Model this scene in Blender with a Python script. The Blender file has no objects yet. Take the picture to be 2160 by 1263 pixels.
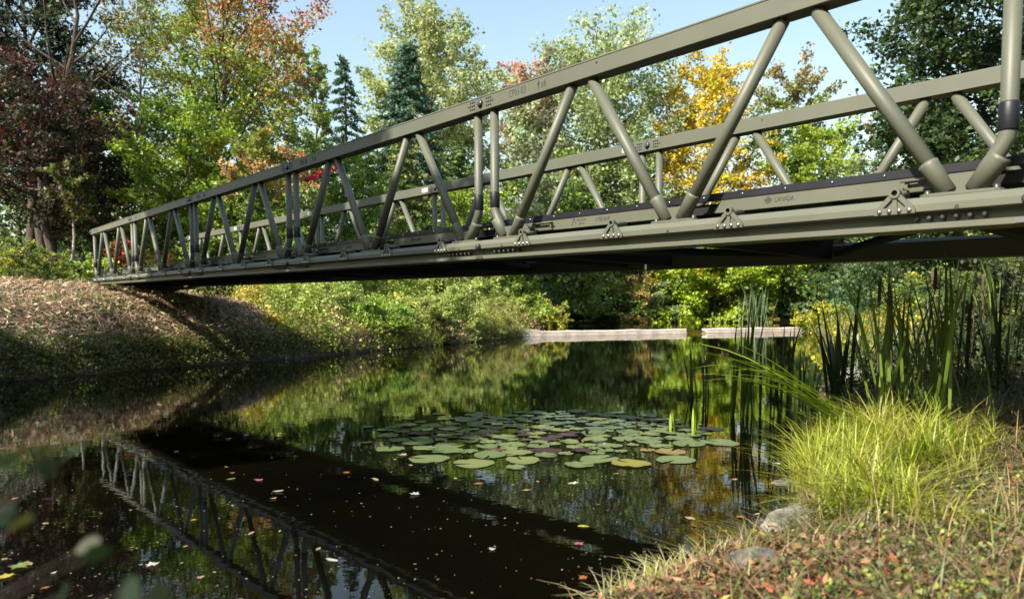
import bpy, math, random
import numpy as np
from mathutils import Matrix, Vector

# ------------------------------------------------------------------ camera, sky, sun, exposure
SC = bpy.context.scene
COL = SC.collection
F_PX, PY_PX, W_PX, H_PX = 1481.27, 752.77, 2160.0, 1263.0
EYE = 1.081
_p, _r = 0.06114, 0.0041
FWD = Vector((0, math.cos(_p), -math.sin(_p)))
_up = Vector((0, math.sin(_p), math.cos(_p)))
RGT = Vector((math.cos(_r), 0, 0)) - math.sin(_r) * _up
UPV = Vector((math.sin(_r), 0, 0)) + math.cos(_r) * _up
cam_data = bpy.data.cameras.new('camera')
cam = bpy.data.objects.new('camera', cam_data)
COL.objects.link(cam)
cam.matrix_world = Matrix(((RGT.x, UPV.x, -FWD.x, 0), (RGT.y, UPV.y, -FWD.y, 0),
                           (RGT.z, UPV.z, -FWD.z, EYE), (0, 0, 0, 1)))
cam_data.sensor_width = 36.0
cam_data.sensor_fit = 'HORIZONTAL'
cam_data.lens = 36.0 * F_PX / W_PX
cam_data.shift_y = (PY_PX - H_PX / 2) / W_PX
cam_data.clip_start = 0.05
cam_data.clip_end = 1500
cam_data.dof.use_dof = True
cam_data.dof.focus_distance = 6.8
cam_data.dof.aperture_fstop = 2.4
SC.camera = cam

SUN_EL = math.radians(44)
SUN_H = Vector((-0.75, -0.661, 0)).normalized()
TO_SUN = SUN_H * math.cos(SUN_EL) + Vector((0, 0, math.sin(SUN_EL)))
world = bpy.data.worlds.new('World')
SC.world = world
world.use_nodes = True
wn = world.node_tree
bg = wn.nodes['Background']
sky = wn.nodes.new('ShaderNodeTexSky')
sky.sky_type = 'NISHITA'
sky.sun_disc = False
sky.sun_elevation = SUN_EL
sky.sun_rotation = math.atan2(SUN_H.x, SUN_H.y)
sky.air_density = 1.8
sky.dust_density = 1.5
sky.ozone_density = 1.0
wn.links.new(sky.outputs['Color'], bg.inputs['Color'])
bg.inputs['Strength'].default_value = 0.105
sun_data = bpy.data.lights.new('sun', 'SUN')
sun_data.energy = 5.0
sun_data.angle = math.radians(0.55)
sun_data.color = (1.0, 0.93, 0.82)
sun = bpy.data.objects.new('sun', sun_data)
COL.objects.link(sun)
sun.rotation_euler = TO_SUN.to_track_quat('Z', 'Y').to_euler()
SC.view_settings.view_transform = 'Standard'
SC.view_settings.look = 'None'
SC.view_settings.gamma = 1.0
SC.view_settings.exposure = 1.2
SC.view_settings.use_curve_mapping = False
SC.render.engine = 'CYCLES'
SC.cycles.use_denoising = True
SC.cycles.max_bounces = 7
SC.cycles.diffuse_bounces = 1
SC.cycles.glossy_bounces = 3
SC.cycles.transmission_bounces = 3
SC.cycles.caustics_reflective = False
SC.cycles.caustics_refractive = False
SC.cycles.sample_clamp_indirect = 6.0

# ------------------------------------------------------------------ helpers
def ray(u, v):
    d = FWD + RGT * ((u - W_PX / 2) / F_PX) + UPV * (-(v - PY_PX) / F_PX)
    return d / d.y
def at(u, v, y):
    d = ray(u, v)
    return Vector((d.x * y, y, EYE + d.z * y))
def on_z(u, v, z=0.0):
    d = ray(u, v)
    k = (z - EYE) / d.z
    return Vector((d.x * k, k, z))

def tag(o, label=None, cat=None, group=None, kind=None):
    if label: o['label'] = label
    if cat: o['category'] = cat
    if group: o['group'] = group
    if kind: o['kind'] = kind
    return o
def empty(name, loc=(0, 0, 0), rz=0.0):
    o = bpy.data.objects.new(name, None)
    o.empty_display_size = 0.2
    o.location = loc
    o.rotation_euler = (0, 0, rz)
    COL.objects.link(o)
    return o
def link(name, me, parent=None, loc=(0, 0, 0), rot=None, scale=None):
    o = bpy.data.objects.new(name, me)
    o.location = loc
    if rot is not None: o.rotation_euler = rot
    if scale is not None: o.scale = scale
    if parent is not None: o.parent = parent
    COL.objects.link(o)
    return o

def np_mesh(name, V, F, mat, col=None, smooth=False):
    """mesh from arrays: V (n,3), F (m,k) or list of such arrays, col (n,3) point colours"""
    me = bpy.data.meshes.new(name)
    V = np.asarray(V, dtype=np.float32)
    Fs = F if isinstance(F, list) else [F]
    Fs = [np.asarray(f, dtype=np.int32) for f in Fs if len(f)]
    loops = np.concatenate([f.ravel() for f in Fs])
    starts, base = [], 0
    for f in Fs:
        starts.append(base + np.arange(len(f)) * f.shape[1])
        base += f.size
    starts = np.concatenate(starts).astype(np.int32)
    me.vertices.add(len(V)); me.vertices.foreach_set('co', V.ravel())
    me.loops.add(len(loops)); me.loops.foreach_set('vertex_index', loops)
    me.polygons.add(len(starts)); me.polygons.foreach_set('loop_start', starts)
    if smooth:
        me.polygons.foreach_set('use_smooth', np.ones(len(starts), dtype=bool))
    me.update(calc_edges=True)
    if col is not None:
        a = me.attributes.new('Col', 'FLOAT_COLOR', 'POINT')
        c = np.ones((len(V), 4), dtype=np.float32); c[:, :3] = col
        a.data.foreach_set('color', c.ravel())
    if mat is not None: me.materials.append(mat)
    return me

class MB:
    """small mesh builder for hand-made parts"""
    def __init__(s): s.v, s.f, s.sm = [], [], []
    def add(s, vs, fs, smooth=False):
        b = len(s.v)
        s.v += [tuple(v) for v in vs]
        s.f += [tuple(i + b for i in f) for f in fs]
        s.sm += [smooth] * len(fs)
    def box(s, x0, x1, y0, y1, z0, z1):
        vs = [(x, y, z) for x in (x0, x1) for y in (y0, y1) for z in (z0, z1)]
        s.add(vs, [(0, 1, 3, 2), (4, 6, 7, 5), (0, 4, 5, 1), (2, 3, 7, 6), (0, 2, 6, 4), (1, 5, 7, 3)])
    def prism_x(s, prof, x0, x1):
        """profile of (y,z) extruded along x"""
        n = len(prof)
        vs = [(x0, y, z) for y, z in prof] + [(x1, y, z) for y, z in prof]
        s.add(vs, [(i, (i + 1) % n, n + (i + 1) % n, n + i) for i in range(n)] +
              [tuple(range(n))[::-1], tuple(range(n, 2 * n))])
    def prism_y(s, prof, y0, y1):
        n = len(prof)
        vs = [(x, y0, z) for x, z in prof] + [(x, y1, z) for x, z in prof]
        s.add(vs, [(i, (i + 1) % n, n + (i + 1) % n, n + i) for i in range(n)] +
              [tuple(range(n)), tuple(range(n, 2 * n))[::-1]])
    def prism_z(s, prof, z0, z1):
        n = len(prof)
        vs = [(x, y, z0) for x, y in prof] + [(x, y, z1) for x, y in prof]
        s.add(vs, [(i, (i + 1) % n, n + (i + 1) % n, n + i) for i in range(n)] +
              [tuple(range(n))[::-1], tuple(range(n, 2 * n))])
    def tube(s, pts, rad, sides=16, cap=True):
        V, F = tube_np(pts, rad, sides)
        s.add(V.tolist(), F.tolist(), True)
        if cap:
            n = len(pts)
            b = len(s.v) - len(V)
            s.f.append(tuple(b + i for i in range(sides))[::-1]); s.sm.append(False)
            s.f.append(tuple(b + (n - 1) * sides + i for i in range(sides))); s.sm.append(False)
    def mesh(s, name, mat, shear=0.0, flip=False):
        vs = [(x, -y if flip else y, z + shear * x) for x, y, z in s.v]
        fs = [f[::-1] for f in s.f] if flip else s.f
        me = bpy.data.meshes.new(name)
        me.from_pydata(vs, [], fs)
        me.polygons.foreach_set('use_smooth', np.array(s.sm, dtype=bool))
        me.update()
        if mat is not None: me.materials.append(mat)
        return me

def tube_np(pts, rad, sides):
    P = np.asarray(pts, dtype=float)
    n = len(P)
    R = np.broadcast_to(np.asarray(rad, dtype=float), (n,))
    T = np.gradient(P, axis=0)
    T /= np.linalg.norm(T, axis=1)[:, None] + 1e-9
    ref = np.array([0.0, 0.0, 1.0]) if abs(T[:, 2]).mean() < 0.75 else np.array([1.0, 0.0, 0.0])
    A = np.cross(T, ref); A /= np.linalg.norm(A, axis=1)[:, None] + 1e-9
    B = np.cross(T, A)
    th = np.arange(sides) * 2 * math.pi / sides
    V = P[:, None, :] + R[:, None, None] * (np.cos(th)[None, :, None] * A[:, None, :] + np.sin(th)[None, :, None] * B[:, None, :])
    i = np.arange(n - 1)[:, None]; j = np.arange(sides)[None, :]; k = (j + 1) % sides
    Fq = np.stack([i * sides + j + 0 * k, i * sides + k, (i + 1) * sides + k, (i + 1) * sides + j], axis=-1).reshape(-1, 4)
    return V.reshape(-1, 3), Fq

class Acc:
    """accumulates array geometry"""
    def __init__(s): s.V, s.F, s.C, s.n = [], [], [], 0
    def add(s, V, F, C=None):
        s.V.append(V); s.F.append(F + s.n); s.n += len(V)
        if C is not None: s.C.append(C)
    def mesh(s, name, mat, smooth=False):
        return np_mesh(name, np.concatenate(s.V), np.concatenate(s.F), mat,
                       np.concatenate(s.C) if s.C else None, smooth)

# ------------------------------------------------------------------ materials
def mat_new(name):
    m = bpy.data.materials.new(name)
    m.use_nodes = True
    nt = m.node_tree
    nt.nodes.clear()
    out = nt.nodes.new('ShaderNodeOutputMaterial')
    return m, nt, out
def N(nt, kind, **kw):
    n = nt.nodes.new('ShaderNode' + kind)
    for k, v in kw.items():
        if k in n.inputs: n.inputs[k].default_value = v
        else: setattr(n, k, v)
    return n
def ramp(nt, fac, stops):
    r = nt.nodes.new('ShaderNodeValToRGB')
    e = r.color_ramp.elements
    while len(e) < len(stops): e.new(0.5)
    for i, (p, c) in enumerate(stops):
        e[i].position = p
        e[i].color = (*c, 1) if len(c) == 3 else c
    nt.links.new(fac, r.inputs['Fac'])
    return r

def leaf_material(name, transl=0.3, rough=0.5, spec=0.35):
    m, nt, out = mat_new(name)
    L = nt.links.new
    a = N(nt, 'Attribute', attribute_name='Col')
    p = N(nt, 'BsdfPrincipled', Roughness=rough)
    p.inputs['Specular IOR Level'].default_value = spec
    t = N(nt, 'BsdfTranslucent')
    hs = N(nt, 'HueSaturation', Saturation=1.1, Value=1.35)
    mx = N(nt, 'MixShader', Fac=transl)
    L(a.outputs['Color'], p.inputs['Base Color'])
    L(a.outputs['Color'], hs.inputs['Color'])
    L(hs.outputs['Color'], t.inputs['Color'])
    L(p.outputs[0], mx.inputs[1]); L(t.outputs[0], mx.inputs[2])
    L(mx.outputs[0], out.inputs['Surface'])
    return m

def noise_material(name, stops, scale=4.0, rough=0.85, bump=0.3, detail=8.0, spec=0.3, metallic=0.0, stretch=None, bump_scale=None, bump_dist=0.02):
    m, nt, out = mat_new(name)
    L = nt.links.new
    tc = N(nt, 'TexCoord')
    mp = N(nt, 'Mapping')
    if stretch: mp.inputs['Scale'].default_value = stretch
    L(tc.outputs['Object'], mp.inputs['Vector'])
    nz = N(nt, 'TexNoise', Scale=scale, Detail=detail, Roughness=0.62)
    L(mp.outputs[0], nz.inputs['Vector'])
    r = ramp(nt, nz.outputs['Fac'], stops)
    p = N(nt, 'BsdfPrincipled', Roughness=rough, Metallic=metallic)
    p.inputs['Specular IOR Level'].default_value = spec
    L(r.outputs['Color'], p.inputs['Base Color'])
    if bump:
        nb = N(nt, 'TexNoise', Scale=bump_scale or scale * 4, Detail=6.0)
        L(mp.outputs[0], nb.inputs['Vector'])
        b = N(nt, 'Bump', Strength=bump, Distance=bump_dist)
        L(nb.outputs['Fac'], b.inputs['Height'])
        L(b.outputs[0], p.inputs['Normal'])
    L(p.outputs[0], out.inputs['Surface'])
    return m

M = {}
M['leaf'] = leaf_material('foliage', 0.32, 0.5, 0.35)
M['needle'] = leaf_material('needles', 0.12, 0.55, 0.3)
M['grass'] = leaf_material('grass_blade', 0.38, 0.45, 0.4)
M['reed'] = leaf_material('reed_leaf', 0.16, 0.4, 0.4)
M['dry'] = leaf_material('dry_leaf', 0.15, 0.8, 0.15)
M['pad'] = leaf_material('lily_leaf', 0.08, 0.35, 0.5)
M['bark'] = noise_material('bark', [(0.3, (0.035, 0.026, 0.02)), (0.7, (0.13, 0.1, 0.075))], 3.0, 0.9, 0.8, stretch=(6, 6, 1), bump_dist=0.03)
M['bark_pale'] = noise_material('pale_bark', [(0.35, (0.16, 0.13, 0.1)), (0.6, (0.42, 0.38, 0.32))], 2.0, 0.85, 0.6, stretch=(3, 3, 1))
M['olive'] = noise_material('olive_paint', [(0.3, (0.09, 0.095, 0.067)), (0.7, (0.11, 0.114, 0.081))], 1.6, 0.5, 0.05, spec=0.4, bump_scale=260, bump_dist=0.0008)
M['black'] = noise_material('black_rubber', [(0.3, (0.006, 0.006, 0.009)), (0.7, (0.014, 0.014, 0.02))], 3.0, 0.45, 0.05, spec=0.4)
M['under'] = noise_material('shade_dark_deck', [(0.3, (0.006, 0.006, 0.006)), (0.7, (0.018, 0.017, 0.014))], 2.0, 0.7, 0.1)  # olive-painted deck and beams, with their shade darkened into the colour
M['steel'] = noise_material('steel', [(0.3, (0.32, 0.32, 0.33)), (0.7, (0.5, 0.5, 0.5))], 6.0, 0.3, 0.0, metallic=1.0)
M['bolt_dark'] = noise_material('dark_bolt', [(0.3, (0.02, 0.02, 0.024)), (0.7, (0.05, 0.05, 0.055))], 6.0, 0.35, 0.0, spec=0.5)
M['ink'] = noise_material('stencil_ink', [(0.3, (0.03, 0.03, 0.026)), (0.7, (0.06, 0.058, 0.048))], 40.0, 0.7, 0.0)
M['sticker'] = noise_material('sticker', [(0.3, (0.55, 0.55, 0.52)), (0.7, (0.7, 0.7, 0.66))], 5.0, 0.5, 0.0)
M['concrete'] = noise_material('concrete', [(0.3, (0.36, 0.31, 0.25)), (0.5, (0.58, 0.5, 0.42)), (0.75, (0.7, 0.62, 0.53))], 2.2, 0.85, 0.4)
M['rock'] = noise_material('lichen_rock', [(0.36, (0.045, 0.042, 0.036)), (0.5, (0.13, 0.125, 0.105)), (0.66, (0.26, 0.26, 0.21))], 11.0, 0.9, 1.0, bump_scale=38)
M['pale_rock'] = noise_material('pale_rock', [(0.36, (0.07, 0.065, 0.055)), (0.5, (0.2, 0.19, 0.16)), (0.64, (0.36, 0.345, 0.3))], 9.0, 0.9, 1.0, bump_scale=30)
M['timber'] = noise_material('old_timber', [(0.3, (0.05, 0.038, 0.027)), (0.7, (0.14, 0.11, 0.08))], 3.0, 0.9, 0.6, stretch=(1, 8, 8))

def ground_material():
    m, nt, out = mat_new('earth')
    L = nt.links.new
    tc = N(nt, 'TexCoord')
    n1 = N(nt, 'TexNoise', Scale=1.1, Detail=8.0, Roughness=0.65)
    n2 = N(nt, 'TexNoise', Scale=14.0, Detail=8.0, Roughness=0.7)
    L(tc.outputs['Object'], n1.inputs['Vector']); L(tc.outputs['Object'], n2.inputs['Vector'])
    r1 = ramp(nt, n1.outputs['Fac'], [(0.35, (0.075, 0.052, 0.032)), (0.55, (0.13, 0.095, 0.058)), (0.72, (0.085, 0.085, 0.03))])
    r2 = ramp(nt, n2.outputs['Fac'], [(0.3, (0.45, 0.42, 0.4)), (0.7, (1.3, 1.25, 1.15))])
    mx = N(nt, 'MixRGB', blend_type='MULTIPLY', Fac=1.0)
    L(r1.outputs[0], mx.inputs[1]); L(r2.outputs[0], mx.inputs[2])
    p = N(nt, 'BsdfPrincipled', Roughness=0.95)
    p.inputs['Specular IOR Level'].default_value = 0.15
    b = N(nt, 'Bump', Strength=0.9, Distance=0.03)
    L(n2.outputs['Fac'], b.inputs['Height'])
    L(mx.outputs[0], p.inputs['Base Color']); L(b.outputs[0], p.inputs['Normal'])
    L(p.outputs[0], out.inputs['Surface'])
    return m
def water_material():
    m, nt, out = mat_new('pond_water')
    L = nt.links.new
    tc = N(nt, 'TexCoord')
    mp = N(nt, 'Mapping'); mp.inputs['Scale'].default_value = (1.0, 1.6, 1.0)
    L(tc.outputs['Object'], mp.inputs['Vector'])
    n1 = N(nt, 'TexNoise', Scale=2.2, Detail=3.0, Roughness=0.5)
    n2 = N(nt, 'TexNoise', Scale=9.0, Detail=2.0, Roughness=0.5)
    L(mp.outputs[0], n1.inputs['Vector']); L(mp.outputs[0], n2.inputs['Vector'])
    b1 = N(nt, 'Bump', Strength=0.035, Distance=0.02)
    b2 = N(nt, 'Bump', Strength=0.05, Distance=0.005)
    L(n1.outputs['Fac'], b1.inputs['Height']); L(n2.outputs['Fac'], b2.inputs['Height'])
    L(b1.outputs[0], b2.inputs['Normal'])
    n3 = N(nt, 'TexNoise', Scale=0.5, Detail=4.0)
    L(tc.outputs['Object'], n3.inputs['Vector'])
    r = ramp(nt, n3.outputs['Fac'], [(0.35, (0.0012, 0.0012, 0.0008)), (0.7, (0.003, 0.0027, 0.0011))])
    p = N(nt, 'BsdfPrincipled', Roughness=0.0, IOR=1.33)
    L(r.outputs[0], p.inputs['Base Color']); L(b2.outputs[0], p.inputs['Normal'])
    L(p.outputs[0], out.inputs['Surface'])
    return m
M['earth'] = ground_material()
M['water'] = water_material()

# ------------------------------------------------------------------ terrain and water
# shoreline vertices: x, y, first step, rise, falloff
SHORE = np.array([
    (-9.8, -40, .2, 1.5, 1.6), (-9.3, 0, .2, 1.5, 1.6), (-8.9, 8, .2, 1.6, 1.6), (-8.45, 11.6, .2, 1.65, 1.6),
    (-7.4, 14.1, .2, 1.68, 1.6), (-5.6, 17.2, .2, 1.65, 1.7), (-4.6, 20, .2, 1.55, 1.8), (-2.9, 24, .15, 1.3, 1.9),
    (-1, 29, .1, 1.0, 2.0), (.4, 32.6, .1, .9, 2.2), (1.2, 36, .25, .9, 2.5), (2, 45, .25, 1.2, 3), (3.5, 60, .3, 1.2, 3),
    (4.5, 68, .35, 1.2, 3), (12, 69.5, .35, 1.2, 3), (22, 68, .35, 1.2, 3), (33, 67, .35, 1.2, 3), (30, 58, .3, 1.0, 4),
    (25, 50, .3, 1.0, 4), (19.5, 42.5, .2, 1.0, 4), (16, 36, .1, .9, 4), (12.2, 27.6, .08, .8, 3), (8.6, 19, .06, .7, 2.2),
    (6.3, 13.5, .05, .65, 1.6), (4.4, 10, .05, .62, 1.3), (3.3, 7.6, .05, .62, 1.2), (2.6, 6.2, .05, .55, 1.1),
    (2.1, 4.9, .05, .46, 1.0), (1.55, 3.9, .04, .32, 1.0), (1.25, 3.4, .03, .24, .9), (.8, 2.9, .03, .2, .8),
    (.32, 2.5, .02, .18, .8), (-.2, 1.85, .02, .18, .8), (-1.2, 1.0, .02, .2, .8), (-2, 0, .02, .3, .8), (-2.5, -40, .02, .6, .8)])
def shore_d(x, y):
    """signed distance to the shoreline (land positive) and the bank parameters there"""
    x = np.asarray(x, float); y = np.asarray(y, float)
    A = SHORE; Bv = np.roll(SHORE, -1, axis=0)
    best = np.full(x.shape, 1e18); par = np.zeros(x.shape + (3,))
    inside = np.zeros(x.shape, bool)
    for a, b in zip(A, Bv):
        ex, ey = b[0] - a[0], b[1] - a[1]
        t = np.clip(((x - a[0]) * ex + (y - a[1]) * ey) / (ex * ex + ey * ey), 0, 1)
        d2 = (x - a[0] - t * ex) ** 2 + (y - a[1] - t * ey) ** 2
        w = d2 < best
        best = np.where(w, d2, best)
        par = np.where(w[..., None], a[2:] + t[..., None] * (b[2:] - a[2:]), par)
        c = ((a[1] > y) != (b[1] > y)) & (x < ex * (y - a[1]) / (ey + 1e-12) + a[0])
        inside ^= c
    d = np.sqrt(best)
    return np.where(inside, -d, d), par
def bumps(x, y):
    return (np.sin(x * 1.7 + y * .9) * np.cos(y * 1.3 - x * .4) * .5 + np.sin(x * 4.1 - y * 3.3 + 1) * .22
            + np.sin(x * 9.3 + y * 7.1) * np.sin(y * 8.7 - x * 2.1) * .14 + np.sin(x * .5 + 2) * np.sin(y * .37) * .7)
def terrain(x, y):
    x = np.asarray(x, float); y = np.asarray(y, float)
    d, p = shore_d(x, y)
    dl = np.maximum(d, 0)
    land = p[..., 0] * np.clip(dl / .12, 0, 1) + p[..., 1] * (1 - np.exp(-dl / p[..., 2]))
    land = land + (.09 + .12 * np.clip(p[..., 1] - 1.25, 0, .3) / .3 * np.clip(2 - dl / 5, 0, 1)) * bumps(x, y) * np.clip(dl / 1.5, 0, 1) + np.clip(dl - 12, 0, 60) * .02
    land = land + 0.95 * np.exp(-((x - 6.6) ** 2 + (y + .3) ** 2) / 7.0)
    bed = -.04 - np.minimum(-np.minimum(d, 0) * .45, 1.2)
    return np.where(d > 0, land, bed)
def tz(x, y):
    return float(terrain(np.array([x]), np.array([y]))[0])

def build_ground():
    def axis(lo, hi, c, n, k):
        u = np.linspace(np.arcsinh((lo - c) / k), np.arcsinh((hi - c) / k), n)
        return c + k * np.sinh(u)
    xs = axis(-260, 260, 0, 250, 5.0); ys = axis(-45, 600, 6, 240, 7.0)
    X, Y = np.meshgrid(xs, ys)
    Z = terrain(X, Y)
    V = np.stack([X, Y, Z], -1).reshape(-1, 3)
    nx, ny = len(xs), len(ys)
    i = np.arange(ny - 1)[:, None]; j = np.arange(nx - 1)[None, :]
    Fq = np.stack([i * nx + j, i * nx + j + 1, (i + 1) * nx + j + 1, (i + 1) * nx + j], -1).reshape(-1, 4)
    o = link('ground', np_mesh('ground', V, Fq, M['earth'], smooth=True))
    tag(o, 'brown earth banks and woodland floor around the pond', kind='structure')
build_ground()

DAM_A, DAM_B = Vector((-.6, 33.0, 0)), Vector((20.6, 42.7, 0))
DAM_D = (DAM_B - DAM_A).normalized()
DAM_N = Vector((-DAM_D.y, DAM_D.x, 0))
def build_water():
    a = DAM_A - DAM_D * 30; b = DAM_B + DAM_D * 30
    V = [(-30, -40, 0), (30, -40, 0), (b.x, b.y, 0), (a.x, a.y, 0)]
    o = link('water', np_mesh('water', V, np.array([[0, 1, 2, 3]]), M['water']))
    tag(o, 'still dark pond water below the bridge', kind='structure')
    a2 = a + DAM_N * .2; b2 = b + DAM_N * .2
    V = [(a2.x, a2.y, .19), (b2.x, b2.y, .19), (60, 75, .19), (-20, 75, .19)]
    o = link('upstream_water', np_mesh('upstream_water', V, np.array([[0, 1, 2, 3]]), M['water']))
    tag(o, 'darker pond water held behind the concrete weir', kind='structure')
build_water()

# ------------------------------------------------------------------ weir
def build_weir():
    rz = math.atan2(DAM_D.y, DAM_D.x)
    def wall(t0, t1, name, label, wing):
        root = empty(name, DAM_A + DAM_D * t0, rz)
        n = 14
        mb = MB()
        L_ = t1 - t0
        tops = []
        for i in range(n + 1):
            x = L_ * i / n
            h = .25 + .012 * math.sin(x * 1.9) + .01 * math.sin(x * 5.1)
            if wing: h += .30 * max(0, 1 - x / 2.6) ** 1.3
            tops.append((x, h))
        vs, fs = [], []
        for x, h in tops:
            vs += [(x, -.22, -1), (x, -.22, h - .03), (x, -.19, h), (x, .22, h), (x, .25, h - .03), (x, .25, -1)]
        for i in range(n):
            for k in range(5):
                fs.append((i * 6 + k, (i + 1) * 6 + k, (i + 1) * 6 + k + 1, i * 6 + k + 1))
        fs += [tuple(range(6))[::-1], tuple(range(n * 6, n * 6 + 6))]
        mb.add(vs, fs)
        link('wall_body', mb.mesh('wall_body', M['concrete']), root)
        mb = MB()
        mb.box(.9 if wing else .02, L_ - .02, -.29, -.215, -.6, .06)
        link('footing', mb.mesh('footing', M['concrete']), root)
        tag(root, label, 'weir', 'concrete weir walls across the pond')
        return root
    tot = (DAM_B - DAM_A).length
    wall(0.0, 10.75, 'weir_wall', 'long pale concrete weir wall with curved wing at the leafy bank', True)
    wall(12.15, tot, 'weir_wall', 'pale concrete weir wall behind the cattails, beyond the narrow gap', False)
    a = DAM_A + DAM_D * 10.7; b = DAM_A + DAM_D * 12.2
    V = []
    for k, (o_, z) in enumerate(((-.7, .004), (-.25, .03), (.0, .13), (.22, .188), (.4, .194))):
        V += [tuple(a + DAM_N * o_ + Vector((0, 0, z))), tuple(b + DAM_N * o_ + Vector((0, 0, z)))]
    o = link('spillway_water', np_mesh('spillway_water', V, np.array([[2 * k, 2 * k + 1, 2 * k + 3, 2 * k + 2] for k in range(4)]), M['water'], smooth=True))
    tag(o, 'smooth water slipping through the gap in the weir', kind='structure')
build_weir()

# ------------------------------------------------------------------ bridge
L_MOD, N_MOD, HT = 4.0, 6, 1.178
YAW = 0.84845
SLOPE = -0.01955
W_T = 2.34            # truss centre to truss centre
BR0 = Vector((-10.796, 18.302, 2.048))
TB, TD = 0.30, 1.15    # bottom node inset, top node inset
TUBE = 0.041

def text_mesh(s, size, xs=1.0, mat=None):
    cu = bpy.data.curves.new('lettering', 'FONT')
    cu.body = s; cu.size = size; cu.extrude = 0.0006; cu.resolution_u = 2
    o = bpy.data.objects.new('lettering_tmp', cu)
    COL.objects.link(o)
    dg = bpy.context.evaluated_depsgraph_get()
    me = bpy.data.meshes.new_from_object(o.evaluated_get(dg))
    bpy.data.objects.remove(o); bpy.data.curves.remove(cu)
    me.name = 'lettering'
    co = np.empty(len(me.vertices) * 3, dtype=np.float32)
    me.vertices.foreach_get('co', co)
    co = co.reshape(-1, 3)
    out = np.stack([co[:, 0] * xs, -co[:, 2], co[:, 1] + SLOPE * co[:, 0] * xs], -1)
    me.vertices.foreach_set('co', out.astype(np.float32).ravel())
    me.update()
    me.materials.clear(); me.materials.append(mat or M['ink'])
    return me
def outline_mesh(polys, mat, name='emblem'):
    mb = MB()
    for p in polys:
        mb.prism_y(p, -.0006, .0006)
    return mb.mesh(name, mat, SLOPE)

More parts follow.
